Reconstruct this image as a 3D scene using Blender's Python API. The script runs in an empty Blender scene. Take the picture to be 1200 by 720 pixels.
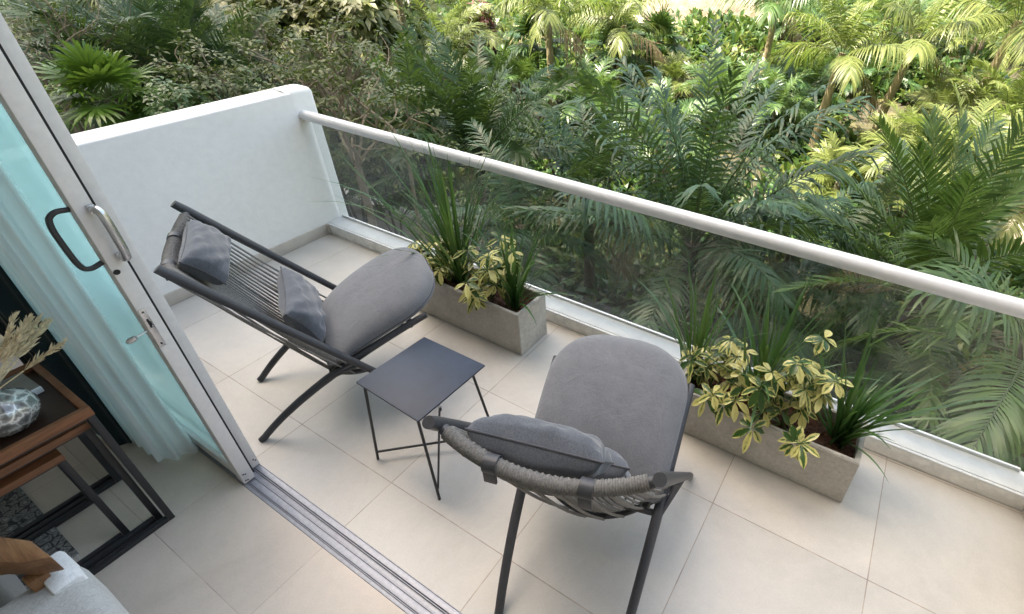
import bpy, bmesh, math, random
import numpy as np
from mathutils import Vector, Matrix

# ------------------------------------------------------------------ camera, sky, sun, exposure
sc = bpy.context.scene
COL = sc.collection
CX, CY, FPX = 727.0263704, 324.2066140, 605.4838194
CR = np.array([[0.869366, 0.493505, 0.025605], [0.293257, -0.473515, -0.830532], [-0.397748, 0.729545, -0.556382]])
CP = np.array([1.441369, -0.696646, 1.946647])
cam_d = bpy.data.cameras.new('camera')
cam_d.sensor_width = 36.0
cam_d.lens = FPX * 36.0 / 1200.0
cam_d.shift_x = (600 - CX) / 1200.0
cam_d.shift_y = (CY - 360) / 1200.0
cam_d.clip_start = 0.02
cam_d.clip_end = 2000
cam = bpy.data.objects.new('camera', cam_d)
COL.objects.link(cam)
M = Matrix.Identity(4)
for r in range(3):
    M[r][0] = CR[0][r]; M[r][1] = -CR[1][r]; M[r][2] = -CR[2][r]; M[r][3] = CP[r]
cam.matrix_world = M
sc.camera = cam

SUN_EL, SUN_AZ = 64.0, 242.0      # azimuth measured clockwise from +Y; the sun stands behind the building
w = bpy.data.worlds.new('World'); sc.world = w; w.use_nodes = True
wn = w.node_tree; wn.nodes.clear()
sky = wn.nodes.new('ShaderNodeTexSky'); sky.sky_type = 'NISHITA'; sky.sun_disc = False
sky.sun_elevation = math.radians(SUN_EL); sky.sun_rotation = math.radians(SUN_AZ)
sky.air_density = 2.0; sky.dust_density = 10.0; sky.ozone_density = 1.0
bg = wn.nodes.new('ShaderNodeBackground'); bg.inputs['Strength'].default_value = 0.15
wo = wn.nodes.new('ShaderNodeOutputWorld')
wn.links.new(sky.outputs[0], bg.inputs[0]); wn.links.new(bg.outputs[0], wo.inputs[0])
sl = bpy.data.lights.new('sun', 'SUN'); sl.energy = 3.7; sl.angle = math.radians(0.55); sl.color = (1.0, 0.93, 0.80)
so = bpy.data.objects.new('sun', sl); COL.objects.link(so)
_a, _e = math.radians(SUN_AZ), math.radians(SUN_EL)
sdir = Vector((math.sin(_a) * math.cos(_e), math.cos(_a) * math.cos(_e), math.sin(_e)))
so.rotation_euler = sdir.to_track_quat('Z', 'Y').to_euler()
so.location = (0, -20, 25)
sc.view_settings.view_transform = 'Standard'
sc.view_settings.look = 'None'
sc.view_settings.exposure = 2.1
sc.view_settings.gamma = 1.0
sc.render.engine = 'CYCLES'
sc.cycles.max_bounces = 8
sc.cycles.diffuse_bounces = 4
sc.cycles.glossy_bounces = 4
sc.cycles.transparent_max_bounces = 16
sc.cycles.transmission_bounces = 6
sc.cycles.caustics_reflective = False
sc.cycles.caustics_refractive = False
sc.cycles.use_denoising = True

def ray(px, py):
    return CR.T @ np.array([(px - CX) / FPX, (py - CY) / FPX, 1.0])
def at(px, py, dist):
    """point in the place, a given number of metres (along the ground) from the balcony door, in the direction seen at a pixel"""
    d = ray(px, py); d = d / math.hypot(d[0], d[1])
    return CP + d * dist

# ------------------------------------------------------------------ materials
MATS = {}
def nmat(name):
    m = bpy.data.materials.new(name); m.use_nodes = True
    nt = m.node_tree
    b = nt.nodes['Principled BSDF']
    MATS[name] = m
    return m, nt, b
def N(nt, t, **kw):
    n = nt.nodes.new(t)
    for k, v in kw.items():
        if k in n.inputs.keys() if hasattr(n.inputs, 'keys') else False: n.inputs[k].default_value = v
        else: setattr(n, k, v)
    return n
def noise(nt, scale, detail=4, rough=0.6, coord='Object', vec=None):
    n = nt.nodes.new('ShaderNodeTexNoise'); n.inputs['Scale'].default_value = scale
    n.inputs['Detail'].default_value = detail; n.inputs['Roughness'].default_value = rough
    if vec is None:
        tc = nt.nodes.new('ShaderNodeTexCoord'); vec = tc.outputs[coord]
    nt.links.new(vec, n.inputs['Vector'])
    return n
def ramp(nt, src, stops):
    r = nt.nodes.new('ShaderNodeValToRGB')
    e = r.color_ramp.elements
    while len(e) < len(stops): e.new(0.5)
    for q, (p, c) in zip(e, stops):
        q.position = p; q.color = (*c, 1) if len(c) == 3 else c
    nt.links.new(src, r.inputs[0])
    return r
def mixc(nt, fac, a, b, mode='MIX'):
    n = nt.nodes.new('ShaderNodeMix'); n.data_type = 'RGBA'; n.blend_type = mode
    for val, idx in ((fac, 0), (a, 6), (b, 7)):
        if hasattr(val, 'links'): nt.links.new(val, n.inputs[idx])
        elif idx == 0: n.inputs[0].default_value = val
        else: n.inputs[idx].default_value = (*val, 1)
    return n.outputs[2]
def bump(nt, b, src, strength, dist=0.005):
    n = nt.nodes.new('ShaderNodeBump'); n.inputs['Strength'].default_value = strength; n.inputs['Distance'].default_value = dist
    nt.links.new(src, n.inputs['Height']); nt.links.new(n.outputs[0], b.inputs['Normal'])
    return n

def simple(name, col, rough=0.5, metal=0.0, nscale=20, namp=0.15, bstr=0.0, bscale=200, spec=0.5, bdist=0.002):
    m, nt, b = nmat(name)
    n = noise(nt, nscale, 5, 0.65)
    lo = tuple(c * (1 - namp) for c in col); hi = tuple(min(1, c * (1 + namp)) for c in col)
    r = ramp(nt, n.outputs[0], [(0.3, lo), (0.7, hi)])
    nt.links.new(r.outputs[0], b.inputs['Base Color'])
    b.inputs['Roughness'].default_value = rough; b.inputs['Metallic'].default_value = metal
    b.inputs['Specular IOR Level'].default_value = spec
    if bstr:
        n2 = noise(nt, bscale, 4, 0.6); bump(nt, b, n2.outputs[0], bstr, bdist)
    return m

def math_n(nt, op, a, b=None, c=None):
    n = nt.nodes.new('ShaderNodeMath'); n.operation = op
    for i, v in enumerate((a, b, c)):
        if v is None: continue
        if hasattr(v, 'links'): nt.links.new(v, n.inputs[i])
        else: n.inputs[i].default_value = v
    return n.outputs[0]

def tile_mat(name, base, grout, P=0.6, half=0.0019, var=0.065, rough=0.42):
    m, nt, b = nmat(name)
    tc = nt.nodes.new('ShaderNodeTexCoord'); sp = nt.nodes.new('ShaderNodeSeparateXYZ')
    nt.links.new(tc.outputs['Object'], sp.inputs[0])
    def dist(o):
        v = math_n(nt, 'DIVIDE', o, P)
        fr = math_n(nt, 'FRACT', math_n(nt, 'ADD', v, 100.5))
        return math_n(nt, 'MULTIPLY', math_n(nt, 'ABSOLUTE', math_n(nt, 'SUBTRACT', fr, 0.5)), P)
    d = math_n(nt, 'MINIMUM', dist(sp.outputs[0]), dist(sp.outputs[1]))
    g = math_n(nt, 'LESS_THAN', d, half)
    fl = nt.nodes.new('ShaderNodeVectorMath'); fl.operation = 'SCALE'; fl.inputs['Scale'].default_value = 1 / P
    nt.links.new(tc.outputs['Object'], fl.inputs[0])
    f2 = nt.nodes.new('ShaderNodeVectorMath'); f2.operation = 'FLOOR'; nt.links.new(fl.outputs[0], f2.inputs[0])
    wn_ = nt.nodes.new('ShaderNodeTexWhiteNoise'); wn_.noise_dimensions = '3D'; nt.links.new(f2.outputs[0], wn_.inputs[0])
    n1 = noise(nt, 2.3, 6, 0.6); n2 = noise(nt, 26, 5, 0.7); n3 = noise(nt, 160, 3, 0.7)
    c1 = ramp(nt, n1.outputs[0], [(0.32, tuple(c * f for c, f in zip(base, (0.78, 0.785, 0.80)))), (0.68, tuple(min(1, c * f) for c, f in zip(base, (1.09, 1.06, 1.02))))])
    c2 = mixc(nt, 0.5, c1.outputs[0], ramp(nt, n2.outputs[0], [(0.3, tuple(c * 0.90 for c in base)), (0.7, tuple(min(1, c * 1.08) for c in base))]).outputs[0])
    c3 = mixc(nt, 0.22, c2, ramp(nt, n3.outputs[0], [(0.35, tuple(c * 0.8 for c in base)), (0.65, tuple(min(1, c * 1.15) for c in base))]).outputs[0])
    nb_ = noise(nt, 1.3, 9, 0.68); nb_.inputs['Distortion'].default_value = 0.6
    c3 = mixc(nt, 1.0, c3, ramp(nt, nb_.outputs[0], [(0.30, (0.86, 0.85, 0.835)), (0.48, (0.97, 0.965, 0.96)), (0.7, (1.05, 1.05, 1.05))]).outputs[0], 'MULTIPLY')
    tv = math_n(nt, 'MULTIPLY_ADD', wn_.outputs[0], var * 2, 1 - var)
    cb = nt.nodes.new('ShaderNodeVectorMath'); cb.operation = 'SCALE'
    nt.links.new(c3, cb.inputs[0]); nt.links.new(tv, cb.inputs['Scale'])
    gd = noise(nt, 9, 3, 0.6)
    gc = ramp(nt, gd.outputs[0], [(0.35, tuple(c * 0.7 for c in grout)), (0.65, tuple(c * 1.25 for c in grout))])
    nt.links.new(mixc(nt, g, cb.outputs[0], gc.outputs[0]), b.inputs['Base Color'])
    rr = ramp(nt, n2.outputs[0], [(0.3, (rough - .06,) * 3), (0.7, (rough + .12,) * 3)])
    nt.links.new(rr.outputs[0], b.inputs['Roughness'])
    h = math_n(nt, 'SUBTRACT', math_n(nt, 'MULTIPLY', n3.outputs[0], 0.15), g)
    bump(nt, b, h, 0.35, 0.001)
    return m

def leaf_mat(name, dark, light, rough=0.38, trans=0.25, spec=0.5, nscale=0.6, bluish=None):
    m, nt, b = nmat(name)
    geo = nt.nodes.new('ShaderNodeNewGeometry')
    n = noise(nt, nscale, 3, 0.5)
    v = math_n(nt, 'ADD', math_n(nt, 'MULTIPLY', geo.outputs['Random Per Island'], 0.55), math_n(nt, 'MULTIPLY', n.outputs[0], 0.55))
    r = ramp(nt, v, [(0.12, dark), (0.5, tuple((a + c) / 2 for a, c in zip(dark, light))), (0.92, light)])
    nt.links.new(r.outputs[0], b.inputs['Base Color'])
    b.inputs['Roughness'].default_value = rough; b.inputs['Specular IOR Level'].default_value = spec
    tr = nt.nodes.new('ShaderNodeBsdfTranslucent')
    tcol = mixc(nt, 0.5, r.outputs[0], (0.22, 0.34, 0.05))
    nt.links.new(tcol, tr.inputs['Color'])
    mx = nt.nodes.new('ShaderNodeMixShader'); mx.inputs[0].default_value = trans
    out = nt.nodes['Material Output']
    nt.links.new(b.outputs[0], mx.inputs[1]); nt.links.new(tr.outputs[0], mx.inputs[2]); nt.links.new(mx.outputs[0], out.inputs[0])
    return m

def fabric(name, c1, c2, scale=700, bstr=0.35):
    m, nt, b = nmat(name)
    tc = nt.nodes.new('ShaderNodeTexCoord')
    n = noise(nt, scale, 2, 0.7, vec=tc.outputs['Object'])
    n2 = noise(nt, 14, 4, 0.6, vec=tc.outputs['Object'])
    n3 = noise(nt, scale * 0.35, 3, 0.7, vec=tc.outputs['Object'])
    r = ramp(nt, n.outputs[0], [(0.36, c1), (0.64, c2)])
    r3 = ramp(nt, n3.outputs[0], [(0.35, tuple(c * .82 for c in c1)), (0.65, tuple(min(1, c * 1.12) for c in c2))])
    c = mixc(nt, 0.4, r.outputs[0], r3.outputs[0])
    r2 = ramp(nt, n2.outputs[0], [(0.3, (0.90,) * 3), (0.7, (1.06,) * 3)])
    c = mixc(nt, 1.0, c, r2.outputs[0], 'MULTIPLY')
    nt.links.new(c, b.inputs['Base Color'])
    b.inputs['Roughness'].default_value = 0.9; b.inputs['Specular IOR Level'].default_value = 0.2
    b.inputs['Sheen Weight'].default_value = 0.35; b.inputs['Sheen Roughness'].default_value = 0.5
    cr = noise(nt, 9, 5, 0.6); cr.inputs['Distortion'].default_value = 1.5
    h = math_n(nt, 'ADD', math_n(nt, 'MULTIPLY', n.outputs[0], 0.25), math_n(nt, 'MULTIPLY', cr.outputs[0], 2.2))
    bump(nt, b, h, bstr, 0.004)
    return m

def wood(name, c1, c2, axis='Y', scale=9):
    m, nt, b = nmat(name)
    tc = nt.nodes.new('ShaderNodeTexCoord'); mp = nt.nodes.new('ShaderNodeMapping')
    nt.links.new(tc.outputs['Object'], mp.inputs[0])
    s = [scale * 3] * 3; s['XYZ'.index(axis)] = scale * 0.25
    mp.inputs['Scale'].default_value = s
    n = noise(nt, 1.0, 6, 0.65, vec=mp.outputs[0]); n.inputs['Distortion'].default_value = 1.2
    n2 = noise(nt, 7.0, 4, 0.7, vec=mp.outputs[0])
    r = ramp(nt, n.outputs[0], [(0.3, c1), (0.5, tuple((a + c) / 2 for a, c in zip(c1, c2))), (0.7, c2)])
    r2 = ramp(nt, n2.outputs[0], [(0.35, (0.72,) * 3), (0.6, (1.05,) * 3)])
    nt.links.new(mixc(nt, 0.7, r.outputs[0], r2.outputs[0], 'MULTIPLY'), b.inputs['Base Color'])
    b.inputs['Roughness'].default_value = 0.45
    bump(nt, b, n2.outputs[0], 0.15, 0.001)
    return m

# white plaster with faint trowel marks and grey stain patches
def plaster():
    m, nt, b = nmat('white_plaster')
    n1 = noise(nt, 1.6, 6, 0.6); n2 = noise(nt, 22, 5, 0.7); n3 = noise(nt, 90, 3, 0.6)
    r = ramp(nt, n1.outputs[0], [(0.3, (0.84, 0.825, 0.80)), (0.65, (0.90, 0.885, 0.86))])
    r2 = ramp(nt, n2.outputs[0], [(0.25, (0.93,) * 3), (0.6, (1.0,) * 3)])
    nt.links.new(mixc(nt, 1.0, r.outputs[0], r2.outputs[0], 'MULTIPLY'), b.inputs['Base Color'])
    b.inputs['Roughness'].default_value = 0.75
    bump(nt, b, math_n(nt, 'ADD', n2.outputs[0], math_n(nt, 'MULTIPLY', n3.outputs[0], 0.4)), 0.18, 0.004)
    return m

def concrete():
    m, nt, b = nmat('cast_concrete')
    n1 = noise(nt, 5, 6, 0.65); n2 = noise(nt, 60, 5, 0.7)
    vo = nt.nodes.new('ShaderNodeTexVoronoi'); vo.inputs['Scale'].default_value = 42
    tc = nt.nodes.new('ShaderNodeTexCoord'); nt.links.new(tc.outputs['Object'], vo.inputs['Vector'])
    pit = math_n(nt, 'LESS_THAN', vo.outputs['Distance'], 0.11)
    wv = noise(nt, 3, 2, 0.5)
    pit = math_n(nt, 'MULTIPLY', pit, math_n(nt, 'GREATER_THAN', wv.outputs[0], 0.5))
    r = ramp(nt, n1.outputs[0], [(0.28, (0.37, 0.34, 0.30)), (0.5, (0.48, 0.45, 0.405)), (0.74, (0.57, 0.54, 0.495))])
    r2 = ramp(nt, n2.outputs[0], [(0.3, (0.82,) * 3), (0.65, (1.08,) * 3)])
    c = mixc(nt, 1.0, r.outputs[0], r2.outputs[0], 'MULTIPLY')
    c = mixc(nt, math_n(nt, 'MULTIPLY', pit, 0.45), c, (0.14, 0.12, 0.10))
    nt.links.new(c, b.inputs['Base Color'])
    b.inputs['Roughness'].default_value = 0.85
    bump(nt, b, math_n(nt, 'SUBTRACT', n2.outputs[0], pit), 0.4, 0.002)
    return m

def glass_mat(name, tint, film_haze, hazefac, rough=0.02, spec=1.0, translucent=False):
    m, nt, b = nmat(name)
    nt.nodes.remove(b)
    tr = nt.nodes.new('ShaderNodeBsdfTransparent'); tr.inputs[0].default_value = (*tint, 1)
    df = nt.nodes.new('ShaderNodeBsdfTranslucent' if translucent else 'ShaderNodeBsdfDiffuse')
    n = noise(nt, 3.0, 5, 0.65)
    lo_ = 0.97 if translucent else 0.8
    r = ramp(nt, n.outputs[0], [(0.3, tuple(c * lo_ for c in film_haze)), (0.7, film_haze)])
    nt.links.new(r.outputs[0], df.inputs[0])
    m1 = nt.nodes.new('ShaderNodeMixShader')
    ff = ramp(nt, n.outputs[0], [(0.3, (hazefac * (0.97 if translucent else 0.7),) * 3), (0.7, (hazefac * (1.02 if translucent else 1.25),) * 3)])
    nt.links.new(ff.outputs[0], m1.inputs[0])
    nt.links.new(tr.outputs[0], m1.inputs[1]); nt.links.new(df.outputs[0], m1.inputs[2])
    gl = nt.nodes.new('ShaderNodeBsdfGlossy'); gl.inputs['Roughness'].default_value = rough
    fr = nt.nodes.new('ShaderNodeFresnel'); fr.inputs[0].default_value = 1.45
    m2 = nt.nodes.new('ShaderNodeMixShader')
    geo = nt.nodes.new('ShaderNodeNewGeometry')
    front = math_n(nt, 'SUBTRACT', 1.0, geo.outputs['Backfacing'])
    nt.links.new(math_n(nt, 'MULTIPLY', math_n(nt, 'MULTIPLY', fr.outputs[0], spec), front), m2.inputs[0])
    nt.links.new(m1.outputs[0], m2.inputs[1]); nt.links.new(gl.outputs[0], m2.inputs[2])
    nt.links.new(m2.outputs[0], nt.nodes['Material Output'].inputs[0])
    return m

tile_mat('balcony_tile', (0.525, 0.50, 0.463), (0.33, 0.275, 0.225))
tile_mat('room_tile_brightened', (0.68, 0.59, 0.50), (0.45, 0.37, 0.30), half=0.0012, rough=0.5)  # same tile as the balcony, lightened and warmed to brighten the dim room
simple('skirting_tile', (0.53, 0.48, 0.42), 0.45, nscale=6, namp=0.12, bstr=0.1)
plaster(); concrete()
simple('interior_paint', (0.86, 0.85, 0.83), 0.85, nscale=3, namp=0.03)
simple('facade_paint', (0.55, 0.54, 0.52), 0.85, nscale=2, namp=0.06)
simple('kerb_white', (0.70, 0.70, 0.69), 0.6, nscale=14, namp=0.07, bstr=0.12, bscale=60)
simple('kerb_grey', (0.74, 0.72, 0.69), 0.7, nscale=18, namp=0.18, bstr=0.15, bscale=80)
simple('rail_enamel', (0.72, 0.72, 0.74), 0.33, 0.0, nscale=25, namp=0.03, spec=0.6, bstr=0.03, bscale=60)
simple('aluminium', (0.78, 0.765, 0.765), 0.45, 0.1, nscale=40, namp=0.05, bstr=0.04, bscale=300)
simple('track_alu', (0.36, 0.365, 0.40), 0.45, 0.25, nscale=60, namp=0.12, bstr=0.06, bscale=200)
simple('bright_steel', (0.62, 0.63, 0.66), 0.26, 0.9, nscale=30, namp=0.06)
simple('dark_gap', (0.012, 0.012, 0.014), 0.7)
simple('dark_shaded_metal', (0.035, 0.036, 0.04), 0.4)  # own dark of stay and screws; painted shade on the room-side handle
simple('chair_tube', (0.045, 0.046, 0.052), 0.48, 0.0, nscale=90, namp=0.16, bstr=0.1, bscale=500, spec=0.5)
simple('table_steel', (0.018, 0.019, 0.022), 0.45, nscale=70, namp=0.2)
simple('table_top', (0.020, 0.029, 0.050), 0.45, nscale=10, namp=0.2, bstr=0.04, bscale=500, spec=0.3)
simple('rope_dark', (0.165, 0.158, 0.148), 0.85, nscale=160, namp=0.35, bstr=0.5, bscale=700, spec=0.2)
simple('rope', (0.23, 0.22, 0.205), 0.85, nscale=160, namp=0.35, bstr=0.5, bscale=700, spec=0.2)
fabric('seat_fabric', (0.110, 0.113, 0.124), (0.204, 0.208, 0.224), 1000, 0.5)
fabric('pillow_fabric', (0.060, 0.066, 0.079), (0.124, 0.133, 0.153))
fabric('piping_fabric', (0.05, 0.05, 0.056), (0.075, 0.075, 0.085))
fabric('sofa_fabric', (0.36, 0.355, 0.34), (0.50, 0.495, 0.475), 420)
fabric('sofa_back_fabric', (0.13, 0.12, 0.11), (0.20, 0.19, 0.17), 420)
fabric('throw_white', (0.70, 0.71, 0.72), (0.80, 0.80, 0.80), 300)
fabric('teal_curtain', (0.004, 0.014, 0.019), (0.010, 0.026, 0.033), 500)
wood('walnut', (0.12, 0.043, 0.016), (0.27, 0.11, 0.045), 'Y', 10)
wood('armrest_wood', (0.15, 0.065, 0.025), (0.32, 0.165, 0.075), 'X', 12)
simple('tray_inside', (0.035, 0.018, 0.011), 0.4, nscale=20, namp=0.3)
simple('book_white', (0.78, 0.79, 0.83), 0.5, namp=0.03)
simple('book_grey', (0.22, 0.20, 0.18), 0.7, namp=0.15)
simple('pampas', (0.80, 0.66, 0.45), 0.9, nscale=80, namp=0.3)
simple('soil', (0.10, 0.042, 0.022), 0.95, nscale=90, namp=0.7, bstr=0.9, bscale=120, bdist=0.01)
simple('bark_grey', (0.20, 0.16, 0.12), 0.9, nscale=12, namp=0.45, bstr=0.5, bscale=30, bdist=0.02)
simple('bark_pale', (0.36, 0.29, 0.17), 0.85, nscale=9, namp=0.35, bstr=0.4, bscale=25, bdist=0.02)
simple('bark_dark', (0.075, 0.058, 0.042), 0.9, nscale=14, namp=0.5, bstr=0.6, bscale=30, bdist=0.02)
simple('twig_tan', (0.25, 0.20, 0.14), 0.85, nscale=20, namp=0.3)
simple('frond_stem', (0.11, 0.15, 0.045), 0.5, nscale=8, namp=0.3)
simple('frond_stem_dark', (0.06, 0.085, 0.035), 0.5, nscale=8, namp=0.3)
simple('stone_wall', (0.33, 0.26, 0.19), 0.9, nscale=2.5, namp=0.4, bstr=0.9, bscale=6, bdist=0.06)
simple('path_pale', (0.52, 0.44, 0.34), 0.9, nscale=3, namp=0.2, bstr=0.2, bscale=30)
simple('ground_sheet_grey', (0.15, 0.145, 0.135), 0.85, nscale=3, namp=0.25, bstr=0.3, bscale=40)  # grey of the added ground sheet that stands for a glass reflection
simple('grey_render', (0.33, 0.325, 0.315), 0.85, nscale=3, namp=0.15, bstr=0.15, bscale=40)
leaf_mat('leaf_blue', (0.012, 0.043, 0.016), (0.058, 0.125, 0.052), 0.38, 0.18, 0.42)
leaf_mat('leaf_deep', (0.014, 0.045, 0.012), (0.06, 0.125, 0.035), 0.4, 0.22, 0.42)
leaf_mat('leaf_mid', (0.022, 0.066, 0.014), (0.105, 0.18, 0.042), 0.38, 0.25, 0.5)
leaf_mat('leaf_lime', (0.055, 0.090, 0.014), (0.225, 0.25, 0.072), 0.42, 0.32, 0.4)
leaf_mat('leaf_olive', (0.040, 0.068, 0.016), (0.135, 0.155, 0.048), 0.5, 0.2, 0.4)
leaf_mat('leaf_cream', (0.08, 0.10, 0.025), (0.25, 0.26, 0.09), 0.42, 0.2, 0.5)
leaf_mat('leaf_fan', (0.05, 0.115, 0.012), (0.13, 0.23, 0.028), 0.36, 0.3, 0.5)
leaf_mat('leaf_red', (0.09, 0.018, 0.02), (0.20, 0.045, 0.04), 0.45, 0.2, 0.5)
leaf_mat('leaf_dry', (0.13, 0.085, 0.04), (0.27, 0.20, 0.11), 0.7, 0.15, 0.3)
leaf_mat('blade_green', (0.016, 0.060, 0.014), (0.060, 0.150, 0.034), 0.32, 0.22, 0.6, nscale=4)

def variegated():
    m = leaf_mat('leaf_variegated', (0.03, 0.08, 0.01), (0.10, 0.16, 0.03), 0.34, 0.2, 0.55)
    nt = m.node_tree; b = nt.nodes['Principled BSDF']
    at_ = nt.nodes.new('ShaderNodeAttribute'); at_.attribute_name = 'edge'
    geo = nt.nodes.new('ShaderNodeNewGeometry')
    n = noise(nt, 70, 3, 0.6)
    v = math_n(nt, 'ADD', at_.outputs['Fac'], math_n(nt, 'MULTIPLY', math_n(nt, 'SUBTRACT', n.outputs[0], 0.5), 0.9))
    v = math_n(nt, 'ADD', v, math_n(nt, 'MULTIPLY', math_n(nt, 'SUBTRACT', geo.outputs['Random Per Island'], 0.42), 1.15))
    r = ramp(nt, v, [(0.30, (0.035, 0.085, 0.015)), (0.42, (0.12, 0.19, 0.03)), (0.50, (0.45, 0.43, 0.13)), (0.9, (0.62, 0.58, 0.22))])
    nt.links.new(r.outputs[0], b.inputs['Base Color'])
    for l in list(nt.links):
        if l.to_node.type == 'BSDF_TRANSLUCENT' and l.to_socket.name == 'Color': nt.links.remove(l)
    for q in nt.nodes:
        if q.type == 'BSDF_TRANSLUCENT': nt.links.new(r.outputs[0], q.inputs['Color'])
variegated()

glass_mat('balustrade_glass', (0.945, 0.96, 0.95), (0.45, 0.46, 0.44), 0.040, 0.012, 1.5)  # grey diffuse share: dusty film plus painted haze for the soft reflections
glass_mat('teal_glass', (0.90, 0.97, 0.97), (0.78, 0.95, 0.955), 0.45, 0.08, 0.7, translucent=True)
glass_mat('vase_glass', (0.72, 0.74, 0.76), (0.7, 0.7, 0.7), 0.08, 0.02, 1.6)

# terrain: leaf litter, soil and grass patches
def terrain_mat():
    m, nt, b = nmat('garden_soil')
    n1 = noise(nt, 0.35, 5, 0.6); n2 = noise(nt, 6, 6, 0.7)
    r = ramp(nt, n1.outputs[0], [(0.35, (0.05, 0.065, 0.022)), (0.5, (0.085, 0.075, 0.045)), (0.62, (0.16, 0.15, 0.055))])
    r2 = ramp(nt, n2.outputs[0], [(0.3, (0.55,) * 3), (0.7, (1.25,) * 3)])
    nt.links.new(mixc(nt, 1.0, r.outputs[0], r2.outputs[0], 'MULTIPLY'), b.inputs['Base Color'])
    b.inputs['Roughness'].default_value = 0.95
    bump(nt, b, n2.outputs[0], 0.8, 0.08)
terrain_mat()

# sheer curtain: thin translucent cloth
def sheer():
    m, nt, b = nmat('sheer_curtain')
    b.inputs['Base Color'].default_value = (0.92, 0.93, 0.94, 1); b.inputs['Roughness'].default_value = 0.9
    n = noise(nt, 350, 2, 0.6); bump(nt, b, n.outputs[0], 0.15, 0.001)
    tl = nt.nodes.new('ShaderNodeBsdfTranslucent'); tl.inputs[0].default_value = (0.92, 0.94, 0.95, 1)
    mx = nt.nodes.new('ShaderNodeMixShader'); mx.inputs[0].default_value = 0.42
    tp = nt.nodes.new('ShaderNodeBsdfTransparent')
    m2 = nt.nodes.new('ShaderNodeMixShader'); m2.inputs[0].default_value = 0.16
    nt.links.new(b.outputs[0], mx.inputs[1]); nt.links.new(tl.outputs[0], mx.inputs[2])
    nt.links.new(mx.outputs[0], m2.inputs[1]); nt.links.new(tp.outputs[0], m2.inputs[2])
    nt.links.new(m2.outputs[0], nt.nodes['Material Output'].inputs[0])
sheer()
def mottled():
    m, nt, b = nmat('mottled_glass')
    tc = nt.nodes.new('ShaderNodeTexCoord'); vo = nt.nodes.new('ShaderNodeTexVoronoi'); vo.feature = 'DISTANCE_TO_EDGE'; vo.inputs['Scale'].default_value = 34
    wr = noise(nt, 22, 3, 0.6); vm = nt.nodes.new('ShaderNodeVectorMath'); vm.operation = 'MULTIPLY_ADD'; vm.inputs[1].default_value = (.05, .05, .05)
    nt.links.new(wr.outputs['Color'], vm.inputs[0]); nt.links.new(tc.outputs['Object'], vm.inputs[2]); nt.links.new(vm.outputs[0], vo.inputs['Vector'])
    r = ramp(nt, vo.outputs['Distance'], [(0.02, (0.8, 0.79, 0.77)), (0.09, (0.40, 0.39, 0.38)), (0.3, (0.17, 0.165, 0.16))])
    nt.links.new(r.outputs[0], b.inputs['Base Color']); b.inputs['Roughness'].default_value = 0.12; b.inputs['Metallic'].default_value = 0.25; b.inputs['Coat Weight'].default_value = 0.6
mottled()
def rug_mat():
    m, nt, b = nmat('rug_weave')
    n1 = noise(nt, 45, 6, 0.75); n2 = noise(nt, 400, 2, 0.6)
    vo = nt.nodes.new('ShaderNodeTexVoronoi'); vo.feature = 'DISTANCE_TO_EDGE'; vo.inputs['Scale'].default_value = 30
    tc = nt.nodes.new('ShaderNodeTexCoord'); nt.links.new(tc.outputs['Object'], vo.inputs['Vector'])
    v = math_n(nt, 'ADD', math_n(nt, 'MULTIPLY', vo.outputs['Distance'], 1.6), math_n(nt, 'SUBTRACT', n1.outputs[0], 0.3))
    r = ramp(nt, v, [(0.25, (0.06, 0.055, 0.055)), (0.42, (0.30, 0.28, 0.26)), (0.62, (0.12, 0.11, 0.11)), (0.8, (0.36, 0.34, 0.31))])
    nt.links.new(r.outputs[0], b.inputs['Base Color']); b.inputs['Roughness'].default_value = 0.95
    bump(nt, b, n2.outputs[0], 0.4, 0.003)
rug_mat()

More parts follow.
